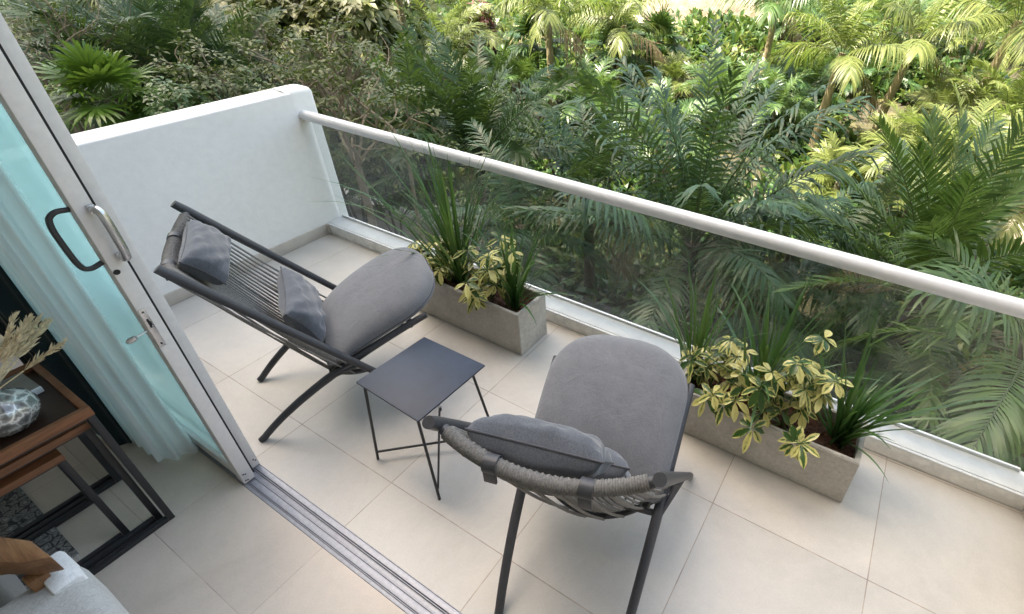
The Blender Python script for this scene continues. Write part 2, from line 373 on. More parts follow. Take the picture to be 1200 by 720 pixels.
# ------------------------------------------------------------------ mesh helpers
class MB:
    def __init__(s): s.v = []; s.f = []; s.m = []; s.n = 0; s.attr = []
    def add(s, v, f, mi=0, attr=None):
        v = np.asarray(v, float).reshape(-1, 3)
        o = s.n
        s.v.append(v); s.n += len(v)
        s.f += [tuple(i + o for i in q) for q in f]; s.m += [mi] * len(f)
        s.attr.append(np.zeros(len(v)) if attr is None else np.asarray(attr, float))
        return s
    def box(s, lo, hi, mi=0, mat=None, bev=0.0):
        lo = Vector(lo); hi = Vector(hi)
        bm = bmesh.new(); bmesh.ops.create_cube(bm, size=1)
        for q in bm.verts: q.co = Vector(((lo.x + hi.x) / 2 + q.co.x * (hi.x - lo.x), (lo.y + hi.y) / 2 + q.co.y * (hi.y - lo.y), (lo.z + hi.z) / 2 + q.co.z * (hi.z - lo.z)))
        if bev: bmesh.ops.bevel(bm, geom=bm.edges[:], offset=bev, segments=2, affect='EDGES', profile=0.5)
        if mat is not None: bmesh.ops.transform(bm, matrix=mat, verts=bm.verts)
        bm.verts.index_update()
        s.add([q.co[:] for q in bm.verts], [[q.index for q in f.verts] for f in bm.faces], mi); bm.free(); return s
    def prism(s, poly, z0, z1, mi=0, bev=0.0, mat=None):
        bm = bmesh.new(); vs = [bm.verts.new((p[0], p[1], z0)) for p in poly]
        f = bm.faces.new(vs); r = bmesh.ops.extrude_face_region(bm, geom=[f])
        for q in r['geom']:
            if isinstance(q, bmesh.types.BMVert): q.co.z = z1
        bmesh.ops.recalc_face_normals(bm, faces=bm.faces)
        if bev: bmesh.ops.bevel(bm, geom=bm.edges[:], offset=bev, segments=2, affect='EDGES', profile=0.5)
        if mat is not None: bmesh.ops.transform(bm, matrix=mat, verts=bm.verts)
        bm.verts.index_update()
        s.add([q.co[:] for q in bm.verts], [[q.index for q in g.verts] for g in bm.faces], mi); bm.free(); return s
    def tube(s, pts, rad, n=10, mi=0, caps=True, up=None, flat=1.0):
        pts = np.asarray(pts, float); k = len(pts)
        rad = np.full(k, rad, float) if np.isscalar(rad) else np.asarray(rad, float)
        t = np.gradient(pts, axis=0); t /= np.linalg.norm(t, axis=1)[:, None] + 1e-12
        u0 = np.array(up if up is not None else ((0, 0, 1) if abs(t[0][2]) < 0.9 else (1, 0, 0)), float)
        u = u0 - t[0] * (u0 @ t[0]); u /= np.linalg.norm(u)
        vs = []
        ang = np.linspace(0, 2 * np.pi, n, endpoint=False)
        for i in range(k):
            u = u - t[i] * (u @ t[i]); u /= np.linalg.norm(u) + 1e-12
            b = np.cross(t[i], u)
            vs.append(pts[i] + rad[i] * (np.cos(ang)[:, None] * u * flat + np.sin(ang)[:, None] * b))
        f = []
        for i in range(k - 1):
            for j in range(n):
                a = i * n + j; c = i * n + (j + 1) % n
                f.append((a, c, c + n, a + n))
        if caps:
            f.append(tuple(range(n - 1, -1, -1))); f.append(tuple((k - 1) * n + j for j in range(n)))
        return s.add(np.concatenate(vs), f, mi)
    def lathe(s, prof, centre, n=24, mi=0, cap=True):
        ang = np.linspace(0, 2 * np.pi, n, endpoint=False); vs = []
        for r, z in prof: vs.append(np.stack([centre[0] + r * np.cos(ang), centre[1] + r * np.sin(ang), np.full(n, centre[2] + z)], 1))
        f = []
        for i in range(len(prof) - 1):
            for j in range(n): f.append((i * n + j, i * n + (j + 1) % n, (i + 1) * n + (j + 1) % n, (i + 1) * n + j))
        if cap: f.append(tuple(range(n - 1, -1, -1)))
        return s.add(np.concatenate(vs), f, mi)
    def grid(s, V, mi=0, closed_u=False):
        a, b = V.shape[:2]; f = []
        for i in range(a - 1):
            for j in range(b - 1): f.append((i * b + j, (i + 1) * b + j, (i + 1) * b + j + 1, i * b + j + 1))
        return s.add(V.reshape(-1, 3), f, mi)
    def build(s, name, mats, parent=None, smooth=True, angle=40, loc=None):
        me = bpy.data.meshes.new(name)
        V = np.concatenate(s.v) if s.v else np.zeros((0, 3))
        if loc is not None: V = V - np.asarray(loc, float)
        me.from_pydata(V.tolist(), [], s.f)
        for m in ([mats] if isinstance(mats, str) else mats): me.materials.append(MATS[m])
        if len(s.m) and max(s.m) > 0: me.polygons.foreach_set('material_index', s.m)
        if any(a.any() for a in s.attr):
            at_ = me.attributes.new('edge', 'FLOAT', 'POINT'); at_.data.foreach_set('value', np.concatenate(s.attr))
        if smooth:
            me.polygons.foreach_set('use_smooth', [True] * len(me.polygons))
            try: me.set_sharp_from_angle(angle=math.radians(angle))
            except Exception: pass
        me.update()
        o = bpy.data.objects.new(name, me); COL.objects.link(o)
        if loc is not None: o.location = loc
        if parent is not None: o.parent = parent
        return o

def tag(o, label=None, cat=None, group=None, kind=None):
    if label: o['label'] = label
    if cat: o['category'] = cat
    if group: o['group'] = group
    if kind: o['kind'] = kind
    return o
def empty(name, loc, rz=0, label=None, cat=None, group=None):
    o = bpy.data.objects.new(name, None); COL.objects.link(o); o.location = loc; o.rotation_euler = (0, 0, rz)
    o.empty_display_size = 0.1
    return tag(o, label, cat, group)
def copy_tree(o, parent=None):
    c = o.copy(); COL.objects.link(c); c.parent = parent
    for ch in list(o.children): copy_tree(ch, c)
    return c
def struct(name, mb, mat, **k): return tag(mb.build(name, mat, **k), kind='structure')

def ss(a, b, x):
    t = min(1, max(0, (x - a) / (b - a))); return t * t * (3 - 2 * t)
def gz(x, y):
    d = math.hypot(x, y)
    return -4.5 + 2.9 * ss(9, 26, d) + 5.0 * ss(26, 75, d)

# ------------------------------------------------------------------ the ground and the building shell
mb = MB()
rad = [0.0] + list(np.arange(1, 45, 1.0)) + list(np.arange(45, 100, 4.0)) + [120, 160, 240, 400]
na = 120; V = np.zeros((len(rad), na + 1, 3))
for i, r in enumerate(rad):
    for j in range(na + 1):
        a = 2 * math.pi * j / na; x, y = r * math.cos(a), r * math.sin(a); V[i, j] = (x, y, gz(x, y))
mb.grid(V); struct('terrain', mb, 'garden_soil')

TR = -0.222      # outer edge of the door track
mb = MB().box((-2.11, TR, -0.22), (2.34, 1.42, 0.0)); struct('balcony_floor', mb, 'balcony_tile', smooth=False)
mb = MB().box((-2.4, -4.0, -0.22), (6.0, TR - 0.095, 0.0)); struct('room_floor', mb, 'room_tile_brightened', smooth=False)
mb = MB().box((-2.4, TR - 0.095, -0.22), (6.0, TR, -0.012)); struct('door_recess', mb, 'kerb_grey', smooth=False)
# facade (opening enlarged to brighten the room), room, upper storeys that shade the balcony
mb = MB()
XL, XR, HB = -44, 34, 42.0
mb.box((XL, -0.33, 2.95), (XR, -0.20, HB)); mb.box((XL, -0.33, -5.5), (XR, -0.20, -0.221))
mb.box((XL, -0.33, -0.220), (-2.3, -0.20, 2.949)); mb.box((5.82, -0.33, -0.220), (XR, -0.20, 2.949))
mb.box((XL, -12.0, HB - .2), (XR, -0.331, HB))
mb.box((XL, -12.0, -5.5), (XR, -11.8, HB - .21))
mb.box((XL, -11.79, -5.5), (XL + .2, -0.331, HB - .21)); mb.box((XR - .2, -11.79, -5.5), (XR, -0.331, HB - .21))
struct('facade_wall', mb, 'facade_paint', smooth=False)
mb = MB().box((-2.6, -4.2, 3.05), (6.3, -0.332, 3.2)); struct('ceiling', mb, 'interior_paint', smooth=False)
mb = MB().box((-2.6, -4.2, 0.001), (6.3, -4.001, 3.049)); mb.box((-2.6, -4.0, 0.001), (-2.401, -0.34, 3.049)); mb.box((6.001, -4.0, 0.001), (6.2, -0.34, 3.049))
struct('room_wall', mb, 'interior_paint', smooth=False)
# kerb under the glass
YC, HC, YO = 1.214, 0.0852, 1.330
mb = MB().box((-2.10, YC, 0.001), (2.316, YO + 0.022, HC - 0.004), bev=0.003)
struct('balcony_kerb', mb, 'kerb_grey')
# white rolled cap on the kerb, in two lengths with a hairline joint
mb = MB()
for a, b_ in ((-2.098, 1.735), (1.737, 2.315)): mb.box((a, YC + 0.014, HC - 0.0035), (b_, YO + 0.020, HC + 0.002), bev=0.0015)
mb.box((-2.098, YC - 0.002, HC - 0.011), (2.315, YC + 0.0115, HC + 0.0005), bev=0.0015)
struct('kerb_cap', mb, 'kerb_white')

# end wall of the balcony
pw = empty('parapet_wall', (-2.1, 0.5, 0), label='white plastered end wall of the balcony behind the rope-backed chair by the door', cat='wall')
mb = MB()
y0, y1, T = -0.198, 1.252, 0.17
prof = [(0, -0.3), (0, 0.981), (-0.003, 0.988), (-0.009, 0.992), (-0.15, 1.006), (-0.164, 0.999), (-T, 0.985), (-T, -0.3)]
Vg = np.zeros((14, len(prof), 3))
for i, y in enumerate(np.linspace(y0, y1, 14)):
    for j, (x, z) in enumerate(prof):
        Vg[i, j] = (x, y - 0.5, z + (0.022 * (y - y0) / (y1 - y0) if z > 0.9 else 0))
mb.grid(Vg[:, ::-1]); mb.build('wall_body', 'white_plaster', pw, angle=50)
# rounded pier that ends the wall and carries the rail
mb = MB()
pts = [(-0.007, -0.03), (-0.007, 0.14), (-0.02, 0.156), (-0.15, 0.156), (-T + .004, 0.14), (-T + .004, -0.03)]
Vp = []
for z, sh in ((-0.3, 0), (0.998, 0), (1.013, 0.006), (1.0235, 0.014), (1.0305, 0.034)):
    Vp.append([(x - (sh if x > -0.05 else -sh * .6), 0.752 + yy - (sh if yy > 0.1 else 0), z) for x, yy in pts + pts[:1]])
Vp = np.array(Vp); mb.grid(Vp)
mb.add(Vp[-1], [tuple(range(len(pts)))])
mb.build('pier', 'white_plaster', pw, angle=50)
mb = MB().box((0.0005, -0.698, 0.0015), (0.011, YC - 0.5 - 0.001, 0.082), bev=0.0015)
mb.box((0.0115, YC - 0.5 - 0.013, 0.0015), (0.024, YC - 0.5 - 0.0005, 0.0815), bev=0.0015)
mb.build('skirting', 'skirting_tile', pw)

rw = empty('parapet_wall', (2.318, 0.5, 0), label='white wall end with tiled base at the right end of the kerb', cat='wall')
mb = MB().box((0.012, -0.72, -0.3), (0.16, 0.91, 1.0), bev=0.01); mb.build('wall_body', 'white_plaster', rw)
mb = MB().box((0.0005, -0.72, 0.001), (0.0115, YC - 0.5 - 0.002, 0.08), bev=0.0015); mb.build('skirting', 'skirting_tile', rw)

# balustrade
ZR = 0.8628
bl = empty('balustrade', (0.1, 1.30, HC), label='frameless glass balustrade with round white handrail along the balcony edge', cat='balustrade')
def inb(p): return (p[0] - 0.1, p[1] - 1.30, p[2] - HC)
mb = MB().tube([inb((x, 1.299, ZR)) for x in np.linspace(-2.104, -0.865, 12)], 0.034, 20)
mb.tube([inb((x, 1.299, ZR)) for x in np.linspace(-0.8635, 2.31, 24)], 0.034, 20)
mb.tube([inb((x, 1.299, ZR)) for x in (-0.8652, -0.8633)], 0.0335, 20)
hr = mb.build('handrail', 'rail_enamel', bl)
mb = MB().tube([inb((-0.945, 1.299 - 0.0338, ZR + 0.004)), inb((-0.945, 1.299 - 0.0352, ZR + 0.004))], 0.008, 12)
mb.build('screw_cap', 'bright_steel', hr)
for a, b_ in ((-2.085, -0.52), (-0.512, 1.04), (1.048, 2.28)):
    MB().box(inb((a, 1.3255, HC + 0.0005)), inb((b_, 1.3345, ZR - 0.02)), bev=0.001).build('glass_panel', 'balustrade_glass', bl, smooth=False)
mb = MB().box(inb((-2.085, 1.3350, HC + 0.002)), inb((2.28, 1.347, HC + 0.02)), bev=0.001); mb.build('glazing_bead', 'aluminium', bl)
mb = MB()
for x in np.linspace(-2.0, 2.2, 60): pass
mb.box(inb((-2.085, 1.322, ZR - 0.034)), inb((2.28, 1.338, ZR - 0.026)), bev=0.001); mb.build('rail_channel', 'rail_enamel', bl)

# ------------------------------------------------------------------ sliding door and track
dt = empty('door_track', (0, TR - 0.047, 0), label='aluminium sliding door track set into the floor between room and balcony', cat='door track')
mb = MB()
L0, L1 = -2.2, 3.0
def trk(y0, y1, z1): mb.box((L0, y0, -0.0118), (L1, y1, z1), bev=0.0008)
trk(0.0445, 0.0468, 0.004); trk(0.0245, 0.044, 0.0015); trk(0.0170, 0.0200, 0.006)
trk(-0.0005, 0.0165, -0.002); trk(-0.0042, -0.0012, 0.003); trk(-0.0275, -0.0047, -0.001); trk(-0.0340, -0.0312, 0.006); trk(-0.0468, -0.0345, 0.001)
mb.build('rail_profile', 'track_alu', dt)
mb = MB().box((L0, 0.0202, -0.0115), (L1, 0.0243, -0.009)); mb.box((L0, -0.0310, -0.0115), (L1, -0.0278, -0.009)); mb.build('groove', 'dark_gap', dt, smooth=False)

def sliding_door(x, yin, yout, wid, label):
    """door whose closing stile ends at x; origin at the foot of that stile"""
    d = empty('sliding_door', (x, (yin + yout) / 2, 0.006), label=label, cat='sliding door')
    t = (yout - yin) / 2; Hd = 2.9; sw = 0.05
    MB().box((-sw, -t, 0.004), (0, t, Hd), bev=0.002).build('stile', 'aluminium', d)
    MB().box((-wid, -t, 0.004), (-wid + sw, t, Hd), bev=0.002).build('stile', 'aluminium', d)
    MB().box((-wid + sw + 0.001, -t + 0.004, 0.012), (-sw - 0.001, t - 0.004, 0.07), bev=0.002).build('bottom_rail', 'aluminium', d)
    MB().box((-wid + sw + 0.001, -t + 0.004, Hd - 0.07), (-sw - 0.001, t - 0.004, Hd), bev=0.002).build('top_rail', 'aluminium', d)
    MB().box((-wid + sw + 0.001, -0.003, 0.071), (-sw - 0.001, 0.003, Hd - 0.071)).build('glass_pane', 'teal_glass', d, smooth=False)
    mb = MB().box((-sw - 0.006, -t + 0.003, 0.0715), (-sw - 0.0005, t - 0.003, Hd - 0.072)); mb.build('gasket', 'dark_gap', d, smooth=False)
    return d, t
d1, t1 = sliding_door(-0.50, -0.313, -0.269, 1.05, 'nearer white aluminium sliding door with pull handles, lock plate and key')
d2, t2 = sliding_door(-0.548, -0.263, -0.222, 1.05, 'outer white aluminium sliding door directly behind the one with handles')
MB().box((-0.034, t1 + 0.0003, 0.03), (-0.0015, t1 + 0.0056, 2.89)).build('gap_strip', 'dark_gap', d1, smooth=False)  # black strip added so the gap between the doors shows dark
# wrap of the nearer door: pull handle on the closing edge, room-face handle coloured dark to stand for its shade, lock, key hole, screws
zb = -0.006
hp = MB().box((0.0002, 0.004, 1.235), (0.014, 0.021, 1.262), bev=0.003); hp.box((0.0002, 0.004, 1.078), (0.014, 0.021, 1.105), bev=0.003)
pts = [(0.010, 0.012, 1.250), (0.026, 0.016, 1.253), (0.038, 0.019, 1.243), (0.042, 0.020, 1.215), (0.042, 0.020, 1.125), (0.038, 0.019, 1.097), (0.026, 0.016, 1.088), (0.010, 0.012, 1.092)]
pts = np.array(pts); q_ = np.linspace(0, 7, 42); pts = np.stack([np.interp(q_, range(8), pts[:, c]) for c in range(3)], 1)
for _ in range(4): pts[1:-1] = (pts[:-2] + 2 * pts[1:-1] + pts[2:]) / 4
hp.tube(pts, 0.0095 + 0.0020 * np.sin(np.linspace(0, math.pi, 42)), 14, up=(0, 1, 0))
hp.build('pull_handle', 'bright_steel', d1)
hb = MB()
pts = np.array([(-0.030, -t1 - 0.001, 1.252), (-0.030, -t1 - 0.030, 1.258), (-0.030, -t1 - 0.050, 1.246), (-0.030, -t1 - 0.056, 1.215), (-0.030, -t1 - 0.055, 1.16), (-0.030, -t1 - 0.052, 1.10), (-0.030, -t1 - 0.045, 1.076), (-0.030, -t1 - 0.028, 1.070), (-0.030, -t1 - 0.001, 1.078)])
q_ = np.linspace(0, 8, 48); pts = np.stack([np.interp(q_, range(9), pts[:, c]) for c in range(3)], 1)
for _ in range(5): pts[1:-1] = (pts[:-2] + 2 * pts[1:-1] + pts[2:]) / 4
hb.tube(pts, 0.0078, 12, up=(1, 0, 0)); hb.build('inner_handle', 'dark_shaded_metal', d1)
MB().tube([(0.0004, -t1 + 0.009, 1.047), (0.0022, -t1 + 0.009, 1.047)], 0.0085, 16).build('keyhole', 'dark_gap', d1)
lp = MB().box((0.0003, -t1 + 0.0015, 0.752), (0.0024, -t1 + 0.0200, 0.905), bev=0.0007).build('lock_plate', 'bright_steel', d1)
MB().box((0.0026, -t1 + 0.008, 0.832), (0.0032, -t1 + 0.0135, 0.866)).box((0.0026, -t1 + 0.014, 0.84), (0.0032, -t1 + 0.0168, 0.857)).build('latch_slot', 'dark_gap', lp, smooth=False)
MB().tube([(0.0025, -t1 + 0.011, 0.765), (0.0034, -t1 + 0.011, 0.765)], 0.0035, 10).tube([(0.0025, -t1 + 0.011, 0.893), (0.0034, -t1 + 0.011, 0.893)], 0.0035, 10).build('screw', 'dark_shaded_metal', lp)
ky = MB().tube([(-0.02, -t1 - 0.0005, 0.815), (-0.02, -t1 - 0.030, 0.812)], 0.0035, 8)
ky.tube([(-0.02, -t1 - 0.030, 0.812), (-0.02, -t1 - 0.036, 0.811), (-0.02, -t1 - 0.052, 0.809), (-0.02, -t1 - 0.060, 0.808)], [0.004, 0.010, 0.010, 0.004], 10, up=(0, 0, 1), flat=1.0)
ky.build('key', 'bright_steel', d1)
sc_ = MB()
for (yy, zz) in ((-0.010, 0.055), (-0.003, 0.05), (-0.012, 0.020), (-0.005, 0.016)): sc_.tube([(0.0003, yy, zz), (0.0012, yy, zz)], 0.0032, 10)
sc_.build('end_screw', 'dark_gap', d1)
sc_ = MB()
for (yy, zz) in ((0.006, 0.045), (0.012, 0.035)): sc_.tube([(0.0003, yy, zz), (0.0012, yy, zz)], 0.0032, 10)
sc_.build('end_screw', 'dark_gap', d2)

# curtains: pleated sheets hanging from above the door
def curtain(name, x0, x1, y, amp, n, mat, label, z0=0.012, cat='curtain', ph=0.0, hem=0.0):
    mb = MB(); rng = random.Random(hash(name) % 97)
    m = n * 26; Vc = np.zeros((9, m + 1, 3))
    for i, q in enumerate(np.linspace(0, 1, 9)):
        for j in range(m + 1):
            u = j / m
            Vc[i, j] = (x0 + (x1 - x0) * u + 0.015 * math.sin(u * 9 + q * 2.0), y + amp * math.sin(2 * math.pi * n * u + ph) * (1 + 0.25 * math.sin(u * 17)) + 0.01 * math.sin(3 * q + u * 5) + 0.007 * math.sin(2 * math.pi * n * 3.3 * u + q * 1.2), z0 + q * (2.93 - z0))
    Vb = Vc + np.array([0, 0.004, 0])
    mb.grid(Vc); mb.grid(Vb[:, ::-1])
    # closed edges give the cloth its thickness
    for e in (0, -1):
        mb.grid(np.stack([Vc[:, e], Vb[:, e]], 0))
    mb.grid(np.stack([Vc[0], Vb[0]], 0))
    o = mb.build(name, mat, loc=(x0, y, z0)); return tag(o, label, cat)

# ------------------------------------------------------------------ lounge chairs
CH = dict(xt=0.001, zt=0.952, xf=0.724, w1t=0.281, w1f=0.335, xs=0.767, zs=0.459, xc=0.227, zc=0.255, w2s=0.28, w2r=0.213)
def m1(t, side):   # long straight member: top of the back to the front foot
    return np.array([CH['xt'] + (CH['xf'] - CH['xt']) * t, side * (CH['w1t'] + (CH['w1f'] - CH['w1t']) * t), CH['zt'] * (1 - t)])
def m2(t, side):   # curved member: seat front down to the rear foot
    a, b, c = (1 - t) ** 2, 2 * t * (1 - t), t * t
    return np.array([a * CH['xs'] + b * CH['xc'], side * (CH['w2s'] + (CH['w2r'] - CH['w2s']) * t), a * CH['zs'] + b * CH['zc']])
U1 = m1(1, 0) - m1(0, 0); U1[1] = 0; U1 /= np.linalg.norm(U1)
NB = np.array([U1[2], 0, -U1[0]])      # backwards and down, square to the back
def pillow_grid(a, b, h, n=30, rng=None, pinch=0.10, wr=0.004, expo=0.33):
    """two sheets meeting in a seam: half sizes a, b and half thickness h; returns top, bottom, seam"""
    u = np.linspace(-1, 1, n); Vt = np.zeros((n, n, 3)); Vb = np.zeros((n, n, 3))
    ph = [rng.uniform(0, 6.28) for _ in range(8)]
    for i, p in enumerate(u):
        for j, q in enumerate(u):
            x = a * p * (1 - pinch * (1 - abs(q) ** 2.0) * abs(p) ** 3 * 0.9); y = b * q * (1 - pinch * (1 - abs(p) ** 2.0) * abs(q) ** 3 * 0.9)
            th = ((1 - abs(p) ** 2.4) * (1 - abs(q) ** 2.4)) ** expo
            edge = (1 - (1 - abs(p)) * (1 - abs(q)))
            wrk = wr * th * edge * (math.sin(9 * p + 5 * q + ph[0]) + math.sin(-6 * p + 11 * q + ph[1]) + 0.6 * math.sin(17 * p * q + ph[2]) + 0.5 * math.sin(23 * q + ph[3]) * abs(p))
            Vt[i, j] = (x, y, h * th + wrk); Vb[i, j] = (x, y, -h * th + wr * th * edge * math.sin(8 * p - 7 * q + ph[4]))
    seam = np.concatenate([Vt[0, :], Vt[1:, -1], Vt[-1, -2::-1], Vt[-2:0:-1, 0]])
    return Vt, Vb, seam
def make_pillow(name, a, b, h, mat4, seed, parent=None, pinch=0.10, wr=0.004):
    rng = random.Random(seed); Vt, Vb, seam = pillow_grid(a, b, h, 34, rng, pinch, wr)
    mb = MB().grid(Vt); mb.grid(Vb[:, ::-1])
    o = mb.build(name, 'pillow_fabric', parent, angle=80); o.matrix_local = mat4
    sm = MB().tube(np.concatenate([seam, seam[:2]]), 0.0028, 6, caps=False).build('piping', 'piping_fabric', o)
    return o
def frame(origin, ex, ey, ez):
    m = Matrix.Identity(4)
    for r in range(3): m[r][0] = ex[r]; m[r][1] = ey[r]; m[r][2] = ez[r]; m[r][3] = origin[r]
    return m
def make_chair(label):
    c = empty('lounge_chair', (0, 0, 0), label=label, cat='lounge chair', group='rope-backed lounge chairs on the balcony')
    for s in (1, -1):
        ts = np.linspace(-0.012, 0.992, 24)
        MB().tube([m1(t, s) for t in ts], np.where(ts < 0, 0.0160, 0.0185 - 0.005 * ts), 14, up=(0, 1, 0)).build('back_rail', 'chair_tube', c)
        ts = np.linspace(-0.02, 1.0, 26); r2 = 0.0185 - 0.0055 * np.abs(ts - 0.45) * 1.2
        pts = np.array([m2(t, s) for t in ts]); pts[:, 2] = np.maximum(pts[:, 2], 0.006)
        mb = MB().tube(pts, r2, 14, up=(0, 1, 0)); mb.build('seat_rail', 'chair_tube', c)
    # bowed top bar wrapped in cord
    def bow(t, v, depth): return m1(t, 0) + np.array([0, v * (m1(t, 1)[1]), 0]) + NB * depth * (1 - v * v)
    vs = np.linspace(-0.94, 0.94, 40)
    tb = MB().tube([bow(0.035, v, 0.070) for v in vs], 0.0150, 12).build('top_bar', 'chair_tube', c)
    mb = MB(); wv = np.linspace(-0.90, 0.90, 340); rr = 0.0165 + 0.0036 * np.abs(np.sin(np.arange(340) * math.pi / 4.0 + 0.4))
    mb.tube([bow(0.035, v, 0.070) for v in wv], rr, 14); mb.build('cord_wrap', 'rope_dark', tb, angle=180)
    bt = 0.69; BD = 0.205
    MB().tube([bow(bt, v, BD) for v in np.linspace(-0.99, 0.99, 40)], 0.0115, 10).build('lower_bar', 'chair_tube', c)
    # cords of the back: each runs from the top bar to the lower bar
    mb = MB(); n = 32
    for k in range(n):
        v = -0.86 + 1.72 * k / (n - 1)
        for dz in (0.0175, -0.0175) if k % 4 == 0 else (0.0175,):
            a = bow(0.035, v, 0.070) - NB * dz; e = bow(bt, v * 0.97, BD) - NB * (0.0125 if dz > 0 else -0.0125)
            mb.tube([a + (e - a) * q + NB * 0.010 * math.sin(math.pi * q) for q in np.linspace(0, 1, 6)], 0.0046, 6)
    mb.build('back_cords', 'rope', c, angle=80)
    # bars that join the two sides under the seat
    for t in (0.05, 0.44):
        p, q = m2(t, 1), m2(t, -1); p[2] -= 0.012; q[2] -= 0.012; p[0] -= 0.0; MB().tube([p, q], 0.012, 10).build('seat_bar', 'chair_tube', c)
    for s in (1, -1):
        x = m1(0.645, s); y = m2(0.47, s); MB().tube([x, (x + y) / 2, y], 0.011, 8).build('cross_bolt', 'chair_tube', c)
    # seat panel of cords under the cushion
    mb = MB()
    for k in range(16):
        v = -0.86 + 1.72 * k / 15; mb.tube([np.array([m2(t, 0)[0], v * m2(t, 1)[1], m2(t, 0)[2]]) for t in np.linspace(0.05, 0.44, 8)], 0.0045, 6)
    mb.build('seat_cords', 'rope', c, angle=80)
    # D shaped cushion that follows the curve of the seat rails
    ns, nv = 56, 36; Ls = 0.50; top = np.zeros((ns, nv, 3)); bot = np.zeros((ns, nv, 3)); rim = []
    arc_t = np.linspace(-0.12, 0.42, 80); arc = np.array([m2(t, 0) for t in arc_t]); al = np.concatenate([[0], np.cumsum(np.linalg.norm(np.diff(arc, axis=0), axis=1))])
    def onarc(s):
        t = np.interp(s, al, arc_t); p = m2(t, 0); q = m2(t + 0.01, 0); d = q - p; d /= np.linalg.norm(d); nrm = np.array([-d[2], 0, d[0]]); 
        if nrm[2] < 0: nrm = -nrm
        return p, nrm
    Lt = al[-1]
    for i, u in enumerate(np.linspace(0, 1, ns)):
        ue = 0.5 - 0.5 * math.cos(math.pi * u); s = 0.004 + (0.55 * u ** 2.2 + 0.45 * ue) * (Lt - 0.006)
        # outline half width: rounded front, a slight belly, narrower at the back
        fr = min(1, s / 0.24); wfront = max(0.0, 1 - (1 - fr) ** 2.5) ** (1 / 2.35)
        bk = min(1, (Lt - s) / 0.035); wback = 0.86 + 0.14 * math.sqrt(max(0, 1 - (1 - bk) ** 2))
        hw = 0.284 * (1 - 0.10 * (s / Lt) ** 1.6) * max(wfront, 0.02) * wback
        p, nrm = onarc(s)
        fr2 = 1 - max(0.0, 1 - s / 0.085) ** 2.2
        for j, v in enumerate(np.linspace(-1, 1, nv)):
            ve = math.sin(v * math.pi / 2)
            e = max(0.0, (1 - abs(ve) ** 4.2)) ** 0.36 * min(1, max(0, fr2) ** 0.42) * max(0, 1 - max(0, 2 * ue - 1) ** 5.0) ** 0.42
            base = p + np.array([0, ve * hw, 0]) + nrm * 0.036
            top[i, j] = base + nrm * (0.072 * e + 0.022 * (1 - ve * ve) * math.sin(math.pi * ue)); bot[i, j] = base - nrm * 0.038 * e
    mb = MB().grid(top); mb.grid(bot[:, ::-1]); sc2 = mb.build('seat_cushion', 'seat_fabric', c, angle=80)
    seam = np.concatenate([top[::-1, 0], top[1:, -1]]); MB().tube(seam, 0.0026, 6, caps=False).build('piping', 'piping_fabric', sc2)
    # head pillow with two straps looped over the top bar
    ey = np.array([0, 1.0, 0]); ex = U1; ez = -NB
    org = m1(0.104, 0) + ez * 0.004
    hpw = make_pillow('head_pillow', 0.080, 0.178, 0.062, frame(org, ex, ey, ez), 5, c, 0.10)
    for v in (-0.42, 0.42):
        p = bow(0.035, v, 0.070); mb = MB(); ring = []
        for a in np.linspace(0, 2 * math.pi, 15): ring.append(p + U1 * math.cos(a) * 0.0235 + NB * math.sin(a) * 0.0235)
        ring = np.array(ring); mb.grid(np.stack([ring + ey * 0.017, ring - ey * 0.017], 1)); ri = (ring - p) * 0.9 + p; mb.grid(np.stack([ri - ey * 0.017, ri + ey * 0.017], 1))
        for sgn in (1, -1): mb.grid(np.stack([ring + ey * 0.017 * sgn, ri + ey * 0.017 * sgn], 1))
        q = p + NB * 0.022
        mb.box((-0.0035, -0.0165, -0.034), (0.0035, 0.0165, 0.004), bev=0.001, mat=Matrix.Translation(Vector(q)))
        mb.build('strap', 'chair_tube', c, angle=40)
    return c
chair = make_chair('charcoal rope-backed lounge chair with two pillows, beside the open sliding door')
chair_b = copy_tree(chair)
chair.location = (-0.851, -0.042, 0); chair.rotation_euler = (0, 0, 1.055)
for q in chair_b.children:
    if q.name.startswith('head_pillow'): q.location.y += 0.035
chair_b.location = (0.927, -0.112, 0); chair_b.rotation_euler = (0, 0, 1.825)
chair_b['label'] = 'charcoal rope-backed lounge chair seen from behind in the foreground, right of the side table'
def lumbar(ch, yaw, loc, label, seed, tpos=0.45, nb=0.015, yo=0.0):
    ey = np.array([0, 1.0, 0])
    d = U1 * 0.80 + np.array([-0.15, 0, -0.1]); d /= np.linalg.norm(d); ez = np.cross(d, ey); ez = ez if ez[2] > 0 else -ez
    org = m1(tpos, 0) + NB * nb + np.array([0, yo, 0])
    R_ = Matrix.Translation(Vector(loc)) @ Matrix.Rotation(yaw, 4, 'Z')
    o = make_pillow('lumbar_pillow', 0.105, 0.205, 0.060, R_ @ frame(org, d, ey, ez), seed, None, 0.13, 0.005)
    return tag(o, label, 'pillow', 'lumbar pillows on the lounge chairs')
lumbar(chair, 1.055, (-0.851, -0.042, 0), 'grey lumbar pillow lying behind the seat cushion of the chair by the door', 11)
lumbar(chair_b, 1.825, (0.927, -0.112, 0), 'grey lumbar pillow peeking out below the head pillow of the foreground chair', 17, 0.42, 0.03, 0.04)

